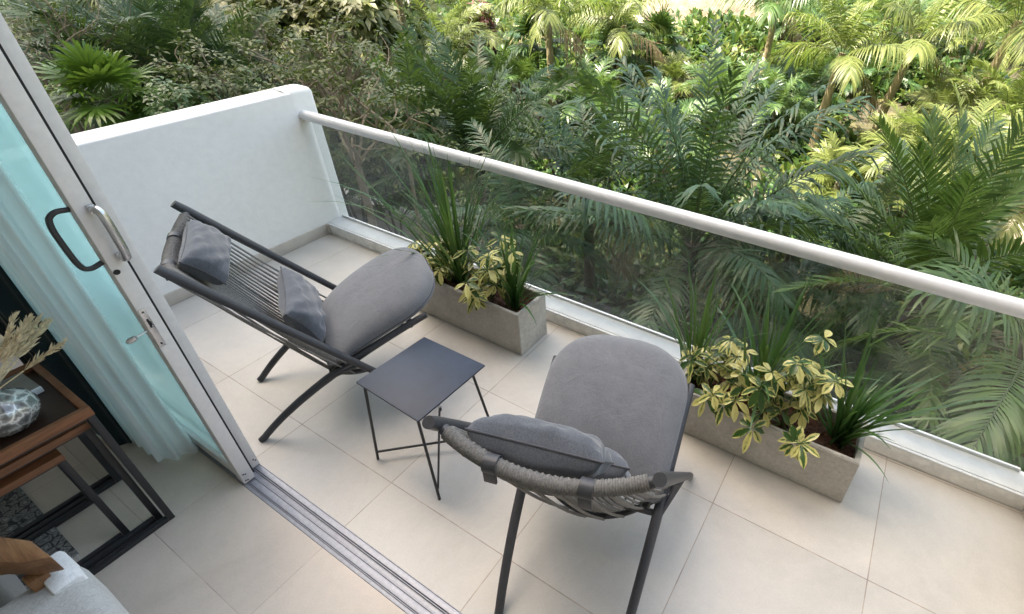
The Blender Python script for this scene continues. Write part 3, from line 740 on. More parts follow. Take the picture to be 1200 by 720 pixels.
# ------------------------------------------------------------------ side table
tb = empty('side_table', (0.04, 0.235, 0), label='small square matt black metal side table between the two lounge chairs', cat='side table')
cs = [(-0.144, 0.073), (0.213, 0.059), (0.221, 0.404), (-0.124, 0.402)]
def tl(p): return (p[0] - 0.04, p[1] - 0.235, p[2])
MB().prism([(x - 0.04, y - 0.235) for x, y in cs], 0.4425, 0.4505, bev=0.0012).build('tabletop', 'table_top', tb)
for p, q in (((-0.108, 0.082, 0.4415), (-0.145, 0.051, 0.0)), ((0.193, 0.072, 0.4415), (0.228, 0.047, 0.0)), ((0.192, 0.355, 0.4415), (0.232, 0.392, 0.0)), ((-0.108, 0.375, 0.4415), (-0.150, 0.41, 0.0))):
    MB().tube([tl(p), tl(q)], 0.0058, 10).build('leg', 'table_steel', tb)
MB().tube([tl((-0.142, 0.055, 0.045)), tl((0.227, 0.387, 0.045))], 0.0052, 8).build('stretcher', 'table_steel', tb)
MB().tube([tl((0.221, 0.152, 0.436)), tl((0.2245, 0.056, 0.06))], 0.0042, 8).tube([tl((0.2235, 0.152, 0.445)), tl((0.2235, 0.152, 0.425))], 0.0058, 8).build('folding_stay', 'dark_shaded_metal', tb)

# ------------------------------------------------------------------ planters and their plants
def planter(x0, x1, y0, y1, h, label):
    cx_, cy_ = (x0 + x1) / 2, (y0 + y1) / 2
    e = empty('planter_box', (cx_, cy_, 0), label=label, cat='planter', group='concrete planter boxes by the kerb')
    a, b = (x1 - x0) / 2, (y1 - y0) / 2; t = 0.021; mb = MB()
    bm = bmesh.new(); 
    def ring(sx, sy, z): return [bm.verts.new(p) for p in ((-sx, -sy, z), (sx, -sy, z), (sx, sy, z), (-sx, sy, z))]
    r0 = ring(a - 0.004, b - 0.004, 0.0); r1 = ring(a, b, h); r2 = ring(a - t, b - t, h); r3 = ring(a - t, b - t, h - 0.12)
    for p, q in ((r0, r1), (r1, r2), (r2, r3)):
        for k in range(4): bm.faces.new((p[k], p[(k + 1) % 4], q[(k + 1) % 4], q[k]))
    bm.faces.new(r0[::-1]); bm.faces.new(r3)
    bmesh.ops.bevel(bm, geom=[ed for ed in bm.edges if not any(v.co.z < 0.2 and abs(v.co.x) < a - 0.01 for v in ed.verts)], offset=0.0035, segments=2, affect='EDGES')
    bmesh.ops.recalc_face_normals(bm, faces=bm.faces); bm.verts.index_update()
    mb.add([v.co[:] for v in bm.verts], [[v.index for v in f.verts] for f in bm.faces]); bm.free()
    mb.build('trough', 'cast_concrete', e)
    n, m = 60, 20; rng = random.Random(int(x0 * 100)); Vs = np.zeros((n, m, 3))
    for i in range(n):
        for j in range(m):
            Vs[i, j] = (-(a - t - .001) + 2 * (a - t - .001) * i / (n - 1), -(b - t - .001) + 2 * (b - t - .001) * j / (m - 1), h - 0.055 + rng.uniform(-0.007, 0.007) + 0.01 * math.sin(i * .4) * math.cos(j * .5))
    MB().grid(Vs).build('soil_bed', 'soil', e, smooth=False)
    return h - 0.055
PLT = (-0.835, -0.018, 0.888, 1.128, 0.283); PRT = (0.880, 1.664, 0.865, 1.112, 0.262)
zl = planter(*PLT, 'weathered concrete planter box in front of the glass, behind the seat of the left chair')
zr = planter(*PRT, 'weathered concrete planter box against the kerb, right of the foreground chair')

def blades(name, base, n, lmin, lmax, spread, seed, label, extra=(), width=0.0074, cat='grass plant', lean=(0, 0)):
    rng = random.Random(seed); mb = MB()
    def blade(b0, az, el, L, bend, w_):
        k = 9; p = np.array(b0, float); pts = [p]; e = el
        for i in range(k - 1):
            e = el - bend * ((i + 1) / (k - 1)) ** 1.7
            p = p + (L / (k - 1)) * np.array([math.cos(az) * math.cos(e), math.sin(az) * math.cos(e), math.sin(e)]); pts.append(p)
        pts = np.array(pts); side = np.array([-math.sin(az), math.cos(az), 0]); tw = rng.uniform(-0.6, 0.6); side = side * math.cos(tw) + np.array([0, 0, 1]) * math.sin(tw) * .6
        ww = w_ * np.array([0.75, 1, 1, 1, .95, .85, .65, .4, .06]); fold = np.array([math.cos(az), math.sin(az), 0]) * 0.25
        l = pts + side * ww[:, None]; r = pts - side * ww[:, None]; mid = pts - fold * ww[:, None]
        Vb_ = np.stack([l, mid, r], 1); mb.grid(Vb_)
    for k in range(n):
        r = abs(rng.gauss(0, 0.022)); a = rng.uniform(0, 2 * math.pi); az = a + rng.gauss(0, 0.5)
        el = math.radians(90 - abs(rng.gauss(0, spread))); L = rng.uniform(lmin, lmax)
        if lean != (0, 0) and rng.random() < 0.5: az = math.atan2(lean[1], lean[0]) + rng.gauss(0, .6)
        blade((r * math.cos(a), r * math.sin(a), -0.01), az, el, L, abs(rng.gauss(0.45, 0.4)), width * rng.uniform(.7, 1.15))
    for az, el, L, bend in extra: blade((0, 0, -0.01), math.radians(az), math.radians(el), L, bend, width)
    o = mb.build(name, 'blade_green', angle=180); o.location = base
    return tag(o, label, cat, 'blade grasses growing in the planters')
blades('blade_grass', (-0.555, 1.035, zl), 82, 0.45, 1.0, 15, 3, 'tallest clump of long dark green blades at the back of the left planter', extra=((175, 62, .95, .55), (165, 68, 1.0, .6), (150, 75, .9, .2), (200, 48, .85, .5)))
blades('blade_grass', (-0.135, 1.000, zl), 60, 0.24, 0.56, 16, 4, 'short blade grass at the right end of the left planter', extra=((10, 45, .46, .9), (330, 50, .38, 1.3), (20, 60, .45, .3)))
blades('blade_grass', (0.915, 1.02, zr), 30, 0.34, 0.66, 12, 5, 'sparse upright blades at the left end of the right planter beside the chair', extra=((245, 22, .46, .5), (150, 70, .45, .1)))
blades('blade_grass', (1.21, 1.06, zr), 52, 0.28, 0.66, 17, 6, 'blade grass standing between the two variegated shrubs of the right planter')
blades('blade_grass', (1.565, 1.00, zr), 74, 0.2, 0.54, 19, 7, 'dense fountain of green blades at the right end of the right planter', extra=((25, 40, .62, .35), (18, 48, .5, .8), (95, 78, .62, .15), (320, 45, .3, 1.2), (40, 50, .55, .4)), lean=(1, .2))

def shrub(base, stems, seed, label, scale=1.0):
    """variegated umbrella shrub: stems with palmate whorls of cream edged leaflets"""
    rng = random.Random(seed)
    e = empty('variegated_shrub', base, label=label, cat='shrub', group='variegated shrubs in the planters')
    st = MB(); lf = MB()
    def leaflet(o, d, nrm, L, W):
        rng_d = rng.uniform(.1, .5); d = d / np.linalg.norm(d); s = np.cross(nrm, d); s /= np.linalg.norm(s); nn = np.cross(d, s)
        us = np.array([0, .12, .35, .6, .82, 1.0]); wp = np.array([.05, .30, .78, 1.0, .72, .04]) * W; rows = []; at_ = []
        for u, ww in zip(us, wp):
            c = o + d * u * L - np.array([0, 0, 1]) * L * rng_d * u * u; 
            for q, ea in ((-1, 1.0), (-.5, .55), (0, 0.12), (.5, .55), (1, 1.0)): rows.append(c + s * ww * q + nn * abs(q) * ww * 0.22); at_.append(max(ea * (0.35 + 0.75 * u), ea * .8 if u > .3 else 0) )
        f = [(i * 5 + j, i * 5 + j + 1, (i + 1) * 5 + j + 1, (i + 1) * 5 + j) for i in range(5) for j in range(4)]
        lf.add(rows, f, 0, at_)
    for az, lean, Ls, nw in stems:
        az = math.radians(az); p = np.array([0.012 * math.cos(az), 0.012 * math.sin(az), -0.01]); d = np.array([math.cos(az) * math.sin(math.radians(lean)), math.sin(az) * math.sin(math.radians(lean)), math.cos(math.radians(lean))])
        pts = [p]
        for k in range(6): d = d + np.array([rng.gauss(0, .05), rng.gauss(0, .05), 0.03]); d /= np.linalg.norm(d); p = p + d * Ls / 6; pts.append(p)
        st.tube(pts, np.linspace(0.005, 0.0025, 7), 6)
        for k in range(nw):
            f = 1.0 if k == 0 else rng.uniform(0.45, 0.98); i = min(5, int(f * 6)); q = pts[i] + (pts[i + 1] - pts[i]) * (f * 6 - i) if f < 1 else pts[-1]
            a = rng.uniform(0, 2 * math.pi); pd = np.array([math.cos(a), math.sin(a), rng.uniform(.1, .9)]); 
            if k == 0: pd = d * 1.0
            pd /= np.linalg.norm(pd); pl = rng.uniform(.025, .06) * scale; hub = q + pd * pl
            st.tube([q, q + pd * pl * .5 + np.array([0, 0, .004]), hub], 0.0014, 5)
            nax = pd * .6 + np.array([rng.gauss(0, .25), rng.gauss(0, .25) - .3, .8]); nax /= np.linalg.norm(nax); t1_ = np.cross(nax, (1, 0.2, 0)); t1_ /= np.linalg.norm(t1_); t2_ = np.cross(nax, t1_)
            nl = rng.choice((5, 6, 7, 8)); ph = rng.uniform(0, 6.28)
            for m in range(nl):
                b = ph + 2 * math.pi * m / nl + rng.gauss(0, .2); dd = t1_ * math.cos(b) + t2_ * math.sin(b) + nax * rng.uniform(-.5, .25)
                leaflet(hub + dd * 0.006, dd, nax, rng.uniform(.045, .082) * scale, rng.uniform(.0115, .0175) * scale)
    lf.build('foliage', 'leaf_variegated', e, angle=180); st.build('stem', 'frond_stem', e)
    return e
shrub((-0.68, 0.985, zl), [(200, 32, .20, 6), (120, 25, .21, 5), (275, 38, .19, 6), (30, 30, .17, 5), (330, 45, .17, 5), (0, 5, .21, 5), (240, 50, .17, 4)], 21, 'low yellowish variegated shrub at the left end of the left planter', 1.0)
shrub((-0.30, 0.985, zl), [(90, 10, .34, 5), (200, 22, .28, 5), (330, 25, .30, 5), (260, 40, .20, 5), (20, 20, .36, 5), (290, 50, .14, 4)], 22, 'tall variegated shrub with cream edged leaves in the middle of the left planter')
shrub((1.035, 0.985, zr), [(100, 15, .24, 5), (200, 30, .20, 4), (280, 45, .15, 3), (340, 30, .22, 5), (40, 30, .24, 4), (150, 40, .2, 4), (310, 55, .17, 3)], 23, 'variegated shrub nearest the foreground chair in the right planter', 0.95)
shrub((1.345, 0.975, zr), [(80, 8, .38, 6), (300, 15, .35, 5), (200, 28, .27, 5), (350, 25, .32, 5), (250, 35, .24, 3), (300, 65, .20, 2), (30, 25, .3, 4), (240, 72, .15, 2)], 24, 'largest variegated shrub, drooping over the right planter rim')

# ------------------------------------------------------------------ room furniture in the corner
def sheer_stack():
    path = []
    for u in np.linspace(0, 1, 90):      # gathered leading end, pleated, facing along the opening
        path.append((-0.885 + 0.016 * math.sin(u * 2 * math.pi * 2.1) + 0.004 * math.sin(u * 23) - 0.03 * u * u, -0.325 - 0.105 * u))
    for u in np.linspace(0.02, 1, 80): path.append((-0.915 - 0.33 * u, -0.430 + 0.045 * (1 - math.cos(u * 2 * math.pi * 4)) * .5 + 0.004 * math.sin(u * 50)))
    path = np.array(path); zs = np.concatenate([np.linspace(0.012, 0.07, 4), np.linspace(0.12, 2.93, 16)]); Vc = np.zeros((len(zs), len(path), 3)); nrm = np.gradient(path, axis=0); nrm = np.stack([nrm[:, 1], -nrm[:, 0]], 1); nrm /= np.linalg.norm(nrm, axis=1)[:, None]
    for i, z in enumerate(zs):
        f = max(0, 1 - z / .5) ** 2; p = path.copy(); p[:, 0] += 0.035 * f * np.clip(1 - np.arange(len(path)) / 90, 0, 1) + 0.006 * np.sin(z * 2.1 + np.arange(len(path)) * .05); p[:, 1] = (p[:, 1] + .385) * (1 + .15 * f) - .385
        Vc[i, :, :2] = p; Vc[i, :, 2] = z
    Vb = Vc.copy(); Vb[:, :, :2] -= nrm[None] * 0.003
    mb = MB().grid(Vc); mb.grid(Vb[:, ::-1])
    for e_ in (0, -1): mb.grid(np.stack([Vc[:, e_], Vb[:, e_]], 0))
    mb.grid(np.stack([Vc[0], Vb[0]], 0))
    tag(mb.build('sheer_curtain', 'sheer_curtain', loc=(-1.0, -0.385, 0.012), angle=80), 'pale blue sheer curtain gathered against the sliding door glass', 'curtain')
sheer_stack()
curtain('blackout_curtain', -1.95, -1.13, -0.455, 0.040, 6, 'teal_curtain', 'dark teal blackout curtain hanging behind the nesting tables', ph=1.0)

def nest_table(x0, x1, y0, y1, h, th, label, tray=False, group='nested wood and black metal tables'):
    cx_, cy_ = (x0 + x1) / 2, (y0 + y1) / 2
    e = empty('nesting_table', (cx_, cy_, 0), label=label, cat='nesting table', group=group)
    a, b = (x1 - x0) / 2, (y1 - y0) / 2
    if tray:
        mb = MB(); t = 0.020; tp = h; bo = h - 0.034
        mb.box((a - t, -b, bo), (a, b, tp), bev=0.0015); mb.box((-a, -b, bo), (-a + t, b, tp), bev=0.0015)
        mb.box((-a + t + .0005, b - t, bo), (a - t - .0005, b, tp), bev=0.0015); mb.box((-a + t + .0005, -b, bo), (a - t - .0005, -b + t, tp), bev=0.0015)
        mb.build('tray_rim', 'walnut', e); MB().box((-a + t + .0008, -b + t + .0008, bo + .002), (a - t - .0008, b - t - .0008, bo + .008)).build('tray_base', 'tray_inside', e, smooth=False); zt = bo
    else:
        MB().box((-a, -b, h - th), (a, b, h), bev=0.002).build('tabletop', 'walnut', e); zt = h - th
    r = 0.010
    for s in (1, -1):
        x = s * (a - 0.014)
        mb = MB()
        mb.box((x - r, b - 2 * r - .002, 0.0), (x + r, b - .002, zt - .001), bev=0.0012); mb.box((x - r, -b + .002, 0.0), (x + r, -b + 2 * r + .002, zt - .001), bev=0.0012)
        mb.box((x - r, -b + 2 * r + .0025, 0.0005), (x + r, b - 2 * r - .0025, 2 * r), bev=0.0012); mb.box((x - r, -b + 2 * r + .0025, zt - .007), (x + r, b - 2 * r - .0025, zt - .001), bev=0.0008)
        mb.build('leg_frame', 'table_steel', e)
    return e
nest_table(-1.02, -0.592, -1.25, -0.524, 0.622, 0.03, 'tallest nesting table with walnut tray top, carrying the vase', True)
nest_table(-0.985, -0.632, -1.20, -0.548, 0.548, 0.026, 'middle nesting table tucked under the tray-topped one')
nest_table(-0.955, -0.660, -1.16, -0.640, 0.468, 0.026, 'lowest nesting table with the shortest walnut top')
# on the tray: vase with pampas plumes, a book
TZ = 0.5965
vs_ = empty('vase', (-0.735, -0.675, TZ), label='round mottled glass vase of dried plumes on the walnut tray', cat='vase')
MB().lathe([(0.034, 0.0), (0.066, 0.014), (0.082, 0.045), (0.084, 0.068), (0.074, 0.098), (0.044, 0.120), (0.028, 0.128), (0.031, 0.142), (0.027, 0.142), (0.024, 0.126)], (0, 0, 0), 36).build('glass_body', 'mottled_glass', vs_, angle=80)
mb = MB(); rng = random.Random(9); stm = MB()
for k in range(12):
    az = math.radians(rng.uniform(60, 125)); ln = rng.uniform(.55, 1.15); d = np.array([math.cos(az) * math.sin(ln), math.sin(az) * math.sin(ln), math.cos(ln)]); p = np.array([0, 0, .13])
    pts = [p + d * s * rng.uniform(.95, 1.05) for s in np.linspace(0, .12, 4)]; stm.tube(pts, 0.002, 5); p = pts[-1]
    for m in range(70):
        f = rng.random(); q = p + d * f * .13; dd = d + np.array([rng.gauss(0, .28), rng.gauss(0, .28), rng.gauss(0, .18)]); dd /= np.linalg.norm(dd); L = rng.uniform(.03, .05) * (1.1 - .5 * f); s = np.cross(dd, (rng.gauss(0, 1), rng.gauss(0, 1), rng.gauss(0, 1))); s /= np.linalg.norm(s)
        mb.add([q, q + dd * L * .5 + s * .0034, q + dd * L, q + dd * L * .5 - s * .0034], [(0, 1, 2, 3)])
mb.build('plumes', 'pampas', vs_, smooth=False); stm.build('stem', 'pampas', vs_)
bk = empty('book', (-0.905, -0.80, 0.0), label='white covered book lying on the walnut tray behind the vase', cat='book')
bk.rotation_euler = (0, 0, 0.05); bk.location = (-0.90, -0.73, TZ)
MB().box((-.085, -.16, 0.0), (.055, .16, 0.016), bev=.001).build('pages', 'book_grey', bk); MB().box((-.087, -.162, 0.0165), (.057, .162, 0.0195), bev=.0008).build('cover', 'book_grey', bk); MB().box((.0572, -.162, 0.0), (.066, .162, 0.0215), bev=.002).build('spine', 'book_white', bk)
# rug
rg = MB().box((-2.1, -2.2, 0.0005), (-0.735, -0.775, 0.009), bev=0.002); o = rg.build('rug', 'rug_weave', loc=(-1.4, -1.4, 0)); tag(o, 'grey patterned woven rug on the room floor under the nesting tables', 'rug')
mb = MB(); rng = random.Random(3)
for k in range(110):
    y = -2.19 + 1.41 * k / 109; p = (-0.736 + 1.4, y + 1.4, 0.005); mb.tube([p, (p[0] + .012, p[1] + rng.gauss(0, .003), .004), (p[0] + .028, p[1] + rng.gauss(0, .006), .002)], 0.0012, 4)
mb.build('fringe', 'throw_white', o)

# armchair corner
ac = empty('armchair', (-0.2, -1.1, 0), label='wooden armed chair with pale grey upholstery in the bottom left corner', cat='armchair')
def lc(p): return (p[0] + 0.2, p[1] + 1.1, p[2])
A_, B_, C_, D_, E_ = (-0.158, -0.832), (-0.114, -0.789), (-0.216, -0.798), (-0.60, -0.965), (-0.50, -1.10)
MB().prism([lc((*q, 0))[:2] for q in (B_, C_, D_, E_, (-0.225, -0.868), A_)], 0.535, 0.60, bev=0.005).build('armrest', 'armrest_wood', ac)
MB().box(lc((-0.55, -1.05, 0.0)), lc((-0.50, -1.0, 0.534)), bev=0.004).build('leg', 'armrest_wood', ac); MB().box(lc((-0.19, -0.855, 0.0)), lc((-0.15, -0.815, 0.534)), bev=0.004).build('leg', 'armrest_wood', ac)
def soft_box(lo, hi, r, name, mat, seed):
    rng = random.Random(seed); bm = bmesh.new(); bmesh.ops.create_cube(bm, size=1)
    for q in bm.verts: q.co = Vector([(lo[i] + hi[i]) / 2 + q.co[i] * (hi[i] - lo[i]) for i in range(3)])
    bmesh.ops.bevel(bm, geom=bm.edges[:], offset=r, segments=5, affect='EDGES', profile=0.5)
    bmesh.ops.subdivide_edges(bm, edges=[e_ for e_ in bm.edges if e_.calc_length() > .15], cuts=7, use_grid_fill=True)
    for q in bm.verts:
        q.co.z += 0.008 * math.sin(q.co.x * 11 + seed) * math.cos(q.co.y * 9) + (0.02 * max(0, 1 - abs((q.co.x - (lo[0] + hi[0]) / 2) / (hi[0] - lo[0]) * 2) ** 2) if q.co.z > (lo[2] + hi[2]) / 2 else 0)
    bm.verts.index_update(); mb = MB().add([q.co[:] for q in bm.verts], [[q.index for q in f.verts] for f in bm.faces]); bm.free()
    return mb.build(name, mat, ac, angle=180)
soft_box(lc((-0.215, -1.5, 0.30)), lc((0.42, -0.765, 0.492)), 0.05, 'seat_cushion', 'sofa_fabric', 2)
soft_box(lc((-0.70, -1.6, 0.10)), lc((-0.23, -0.90, 0.50)), 0.06, 'back_cushion', 'sofa_back_fabric', 3)
MB().box(lc((-0.225, -0.835, 0.40)), lc((-0.09, -0.772, 0.515)), bev=0.012).build('throw_cloth', 'throw_white', ac)

# ------------------------------------------------------------------ garden plants
def frond_mesh(mb, base, az, el, L, bend, npairs, ll, lw, vup, droop, rng, twist=0.0, mi=0, smi=1, stemr=0.012, start=0.15):
    k = 12; s = np.linspace(0, 1, k); ea = el - bend * s ** 1.35
    ca, sa = math.cos(az), math.sin(az); T = np.stack([ca * np.cos(ea), sa * np.cos(ea), np.sin(ea)], 1)
    P = np.array(base) + np.concatenate([[np.zeros(3)], np.cumsum((T[1:] + T[:-1]) / 2 * (L / (k - 1)), axis=0)])
    mb.tube(P, np.linspace(stemr, stemr * 0.2, k), 4, mi=smi, caps=False)
    B = np.array([-sa, ca, 0.0]); 
    si = np.linspace(start, 0.985, npairs); si = np.repeat(si, 2); m = len(si)
    sgn = np.tile([1.0, -1.0], npairs)
    Pi = np.stack([np.interp(si, s, P[:, c]) for c in range(3)], 1); Ti = np.stack([np.interp(si, s, T[:, c]) for c in range(3)], 1); Ti /= np.linalg.norm(Ti, axis=1)[:, None]
    Bi = B[None] * math.cos(twist) + np.cross(Ti, B) * math.sin(twist); Ni = np.cross(Ti, Bi); Ni = np.where(Ni[:, 2:3] < -0.3, -Ni, Ni) if False else Ni
    r = np.array([[rng.gauss(0, 1) for _ in range(3)] for _ in range(m)])
    f = (si - start) / (1 - start)
    ang = np.radians(72 - 46 * f) + r[:, 0] * 0.07; v = vup + r[:, 1] * 0.13
    ln = ll * (0.35 + 0.65 * np.sin(np.pi * np.clip(0.14 + 0.80 * f, 0, 1)) ** 0.8) * (1 + 0.07 * r[:, 2])
    D = np.cos(ang)[:, None] * Ti + np.sin(ang)[:, None] * (sgn[:, None] * Bi * np.cos(v)[:, None] + Ni * np.sin(v)[:, None])
    LN = Ni * np.cos(v)[:, None] - sgn[:, None] * Bi * np.sin(v)[:, None]
    W = np.cross(LN, D); W /= np.linalg.norm(W, axis=1)[:, None] + 1e-9
    dz = np.array([0, 0, -1.0]); cols = []
    dr = droop * (1 + 0.35 * r[:, 0])
    for l, ww in ((0.0, 0.45), (0.35, 1.0), (0.72, 0.75)):
        c = Pi + D * (ln * l)[:, None] + dz * (dr * ln * l * l)[:, None]
        cols += [c + W * lw * ww, c - W * lw * ww]
    cols.append(Pi + D * ln[:, None] + dz * (dr * ln)[:, None])
    Vv = np.stack(cols, 1).reshape(-1, 3); F = []
    for q in range(m):
        o = q * 7; F += [(o, o + 1, o + 3, o + 2), (o + 2, o + 3, o + 5, o + 4), (o + 4, o + 5, o + 6)]
    mb.add(Vv, F, mi)

def trunk_mesh(pts, r0, r1, ringed=True, n=12):
    k = 26; pts = np.asarray(pts, float); q = np.linspace(0, len(pts) - 1, k); P = np.stack([np.interp(q, range(len(pts)), pts[:, c]) for c in range(3)], 1)
    rr = np.linspace(r0, r1, k) * (1 + (0.05 * (np.arange(k) % 2) if ringed else 0)); rr[0] *= 1.25
    return MB().tube(P, rr, n)

def palm(name, pos, L, nf, label, cat='palm', leaf='leaf_deep', stem='frond_stem_dark', seed=1, el=(15, 82), bend=(0.9, 1.5), npairs=36, ll=0.55, lw=0.016, vup=0.35, droop=0.25, trunk=0.11, bark='bark_dark', group=None, azr=(0, 360), lean=(0, 0), stems=0, dry=0, fix=()):
    """feather palm: pos is where the fronds spring from; the trunk stands on the ground below"""
    rng = random.Random(seed); x, y, z = pos; g = gz(x - lean[0], y - lean[1])
    e = empty(name, (x - lean[0], y - lean[1], g - 0.05), label=label, cat=cat, group=group)
    o = np.array([x - lean[0], y - lean[1], g - 0.05]); top = np.array(pos) - o
    mb = MB()
    for k in range(nf):
        az = math.radians(azr[0] + (azr[1] - azr[0]) * ((k * 0.381966 + rng.uniform(-.06, .06)) % 1.0)); fe = (k + 0.5) / nf; eld = el[0] + (el[1] - el[0]) * fe + rng.gauss(0, 5)
        b = bend[0] + (bend[1] - bend[0]) * rng.random() * (1 - 0.35 * fe)
        p = top + np.array([math.cos(az), math.sin(az), 0]) * (0.05 if not stems else rng.uniform(.05, .35)) + np.array([0, 0, -0.25 * (1 - fe) if not stems else -rng.uniform(0, .5) * L * .3])
        isdry = k < dry
        frond_mesh(mb, p, az, math.radians(eld - (25 if isdry else 0)), L * rng.uniform(.82, 1.1) * (.8 if isdry else 1), b * (1.2 if isdry else 1), int(npairs * (.7 if isdry else 1)), ll * rng.uniform(.85, 1.1), lw * (.8 if isdry else 1), vup, droop * (1.7 if isdry else 1), rng, rng.gauss(0, .35), 2 if isdry else 0, 1, 0.006 + 0.006 * L / 2)
    for (azd, eld, Lf, b, tw) in fix:
        frond_mesh(mb, top, math.radians(azd), math.radians(eld), Lf, b, int(npairs * Lf / L), ll, lw, vup, droop, rng, tw, 0, 1, 0.014)
    mb.build('crown', [leaf, stem, 'leaf_dry'] if dry else [leaf, stem], e, angle=180)
    if stems:
        t = MB()
        for k in range(stems):
            a = rng.uniform(0, 6.28); r = rng.uniform(.08, .3); b0 = np.array([r * math.cos(a), r * math.sin(a), 0]); t.tube([b0 * .25, b0 * 1.3 + top * .5, b0 * 1.2 + top * np.array([1, 1, .97])], [trunk * .45, trunk * .35, trunk * .25], 7)
        t.build('trunk', bark, e)
    else:
        mid = np.array([lean[0] * .35, lean[1] * .35, top[2] * .5]); trunk_mesh([(0, 0, 0), mid, top + np.array([0, 0, -0.05])], trunk, trunk * 0.72).build('trunk', bark, e)
    return e

def fan_palm(pos, R, n, label, seed, leaf='leaf_fan', trunk=0.09, group=None, el=(0, 85), cat='fan palm'):
    rng = random.Random(seed); x, y, z = pos; g = gz(x, y); e = empty('fan_palm', (x, y, g - .05), label=label, cat=cat, group=group); top = np.array([0, 0, z - g + .05]); mb = MB()
    for k in range(n):
        az = k * 2.39996 + rng.uniform(-.2, .2); el_ = math.radians(el[0] + (el[1] - el[0]) * (k + .5) / n); d = np.array([math.cos(az) * math.cos(el_), math.sin(az) * math.cos(el_), math.sin(el_)]); pl = R * rng.uniform(.7, 1.0); hub = top + d * pl - np.array([0, 0, 1]) * pl * .18 * math.cos(el_)
        mb.tube([top, top + d * pl * .5, hub], [.012, .009, .006], 4, mi=1)
        d2 = d - np.array([0, 0, .35]) * math.cos(el_); d2 /= np.linalg.norm(d2); b = np.array([-math.sin(az), math.cos(az), 0]); nn = np.cross(d2, b); ns = 26
        for m in range(ns):
            a = math.radians(-125 + 250 * m / (ns - 1)); dd = d2 * math.cos(a) + b * math.sin(a) + nn * rng.uniform(-.03, .03) + nn * .12 * (m % 2 - .5); dd /= np.linalg.norm(dd); Ls = R * (0.75 + .25 * math.cos(a)) * rng.uniform(.92, 1.05); s = np.cross(nn, dd); w_ = R * .058
            dz = np.array([0, 0, -1.0]) * Ls
            pr_ = [hub, hub + dd * Ls * .5 + dz * .02, hub + dd * Ls * .8 + dz * .08, hub + dd * Ls + dz * .2]
            rows = [pr_[0] + s * .004, pr_[0] - s * .004, pr_[1] + s * w_, pr_[1] - s * w_, pr_[2] + s * w_ * .6, pr_[2] - s * w_ * .6, pr_[3]]
            mb.add(rows, [(0, 1, 3, 2), (2, 3, 5, 4), (4, 5, 6)])
    mb.build('crown', [leaf, 'frond_stem'], e, angle=180); trunk_mesh([(0, 0, 0), top * .5, top], trunk, trunk * .8).build('trunk', 'bark_dark', e)
    return e

def leaf_cloud(mb, centre, rad, nclump, per, L, W, rng, droop=0.4, mi=0, hollow=0.45):
    C_ = []; 
    for k in range(nclump):
        while True:
            p = np.array([rng.uniform(-1, 1) for _ in range(3)]); q = np.linalg.norm(p)
            if hollow < q < 1 and p[2] > -0.75: break
        C_.append(centre + p * np.array(rad) * (0.8 + 0.3 * math.sin(p[0] * 5 + p[1] * 4 + rng.random())))
    for c in C_:
        out = (c - centre) / np.array(rad); ax = out * .7 + np.array([rng.gauss(0, .3), rng.gauss(0, .3), .7]); ax /= np.linalg.norm(ax); t1_ = np.cross(ax, (1, .3, .1)); t1_ /= np.linalg.norm(t1_); t2_ = np.cross(ax, t1_); ph = rng.uniform(0, 6.28)
        for m in range(per):
            a = ph + 2 * math.pi * m / per + rng.gauss(0, .25); d = t1_ * math.cos(a) + t2_ * math.sin(a) + ax * rng.uniform(-.15, .7); d /= np.linalg.norm(d); l = L * rng.uniform(.65, 1.15); s = np.cross(ax, d); s /= np.linalg.norm(s) + 1e-9; w_ = W * rng.uniform(.8, 1.15); o = c + d * .02; dz = np.array([0, 0, -1.0]) * l
            mb.add([o, o + d * l * .5 + s * w_ + dz * droop * .2, o + d * l + dz * droop, o + d * l * .5 - s * w_ + dz * droop * .2, o + d * l * .5 + dz * (droop * .2 + .06)], [(0, 4, 1), (4, 2, 1), (0, 3, 4), (4, 3, 2)], mi)
def limbs(t, base, lobes, rng, r0, r1):
    for c, rad in lobes:
        mid = base * .45 + np.array(c) * .55 + np.array([rng.gauss(0, .15), rng.gauss(0, .15), -.1]); t.tube([base, mid, np.array(c)], [r0, (r0 + r1) / 2, r1], 7)
        for k in range(4):
            q = np.array(c) + np.array([rng.gauss(0, .55), rng.gauss(0, .55), rng.gauss(0.2, .4)]) * np.array(rad); t.tube([mid, (mid + q) / 2 + np.array([0, 0, .1]), q], [r1, r1 * .7, r1 * .35], 5)
def tree(name, pos, lobes, label, leaf, seed, nclump=260, per=7, L=0.22, W=0.05, bark='bark_grey', cat='tree', group=None, trunk=0.14, droop=0.4):
    """broadleaf plant: pos is the crown centre, lobes are offsets and radii of the leafy masses"""
    rng = random.Random(seed); x, y, z = pos; g = gz(x, y); e = empty(name, (x, y, g - .05), label=label, cat=cat, group=group); h = z - g + .05; mb = MB(); L_ = []
    for (ox, oy, oz), rad in lobes:
        c = np.array([ox, oy, h + oz]); leaf_cloud(mb, c, rad, int(nclump * (rad[0] * rad[1]) ** .5), per, L, W, rng, droop); L_.append((c, rad))
    mb.build('crown', leaf, e, angle=180); t = MB(); fork = np.array([0, 0, max(.25, h * .45)])
    t.tube([(0, 0, 0), fork * .5 + np.array([.04, .02, 0]), fork], [trunk * 1.2, trunk, trunk * .8], 9); limbs(t, fork, L_, rng, trunk * .55, trunk * .22); t.build('trunk', bark, e)
    return e
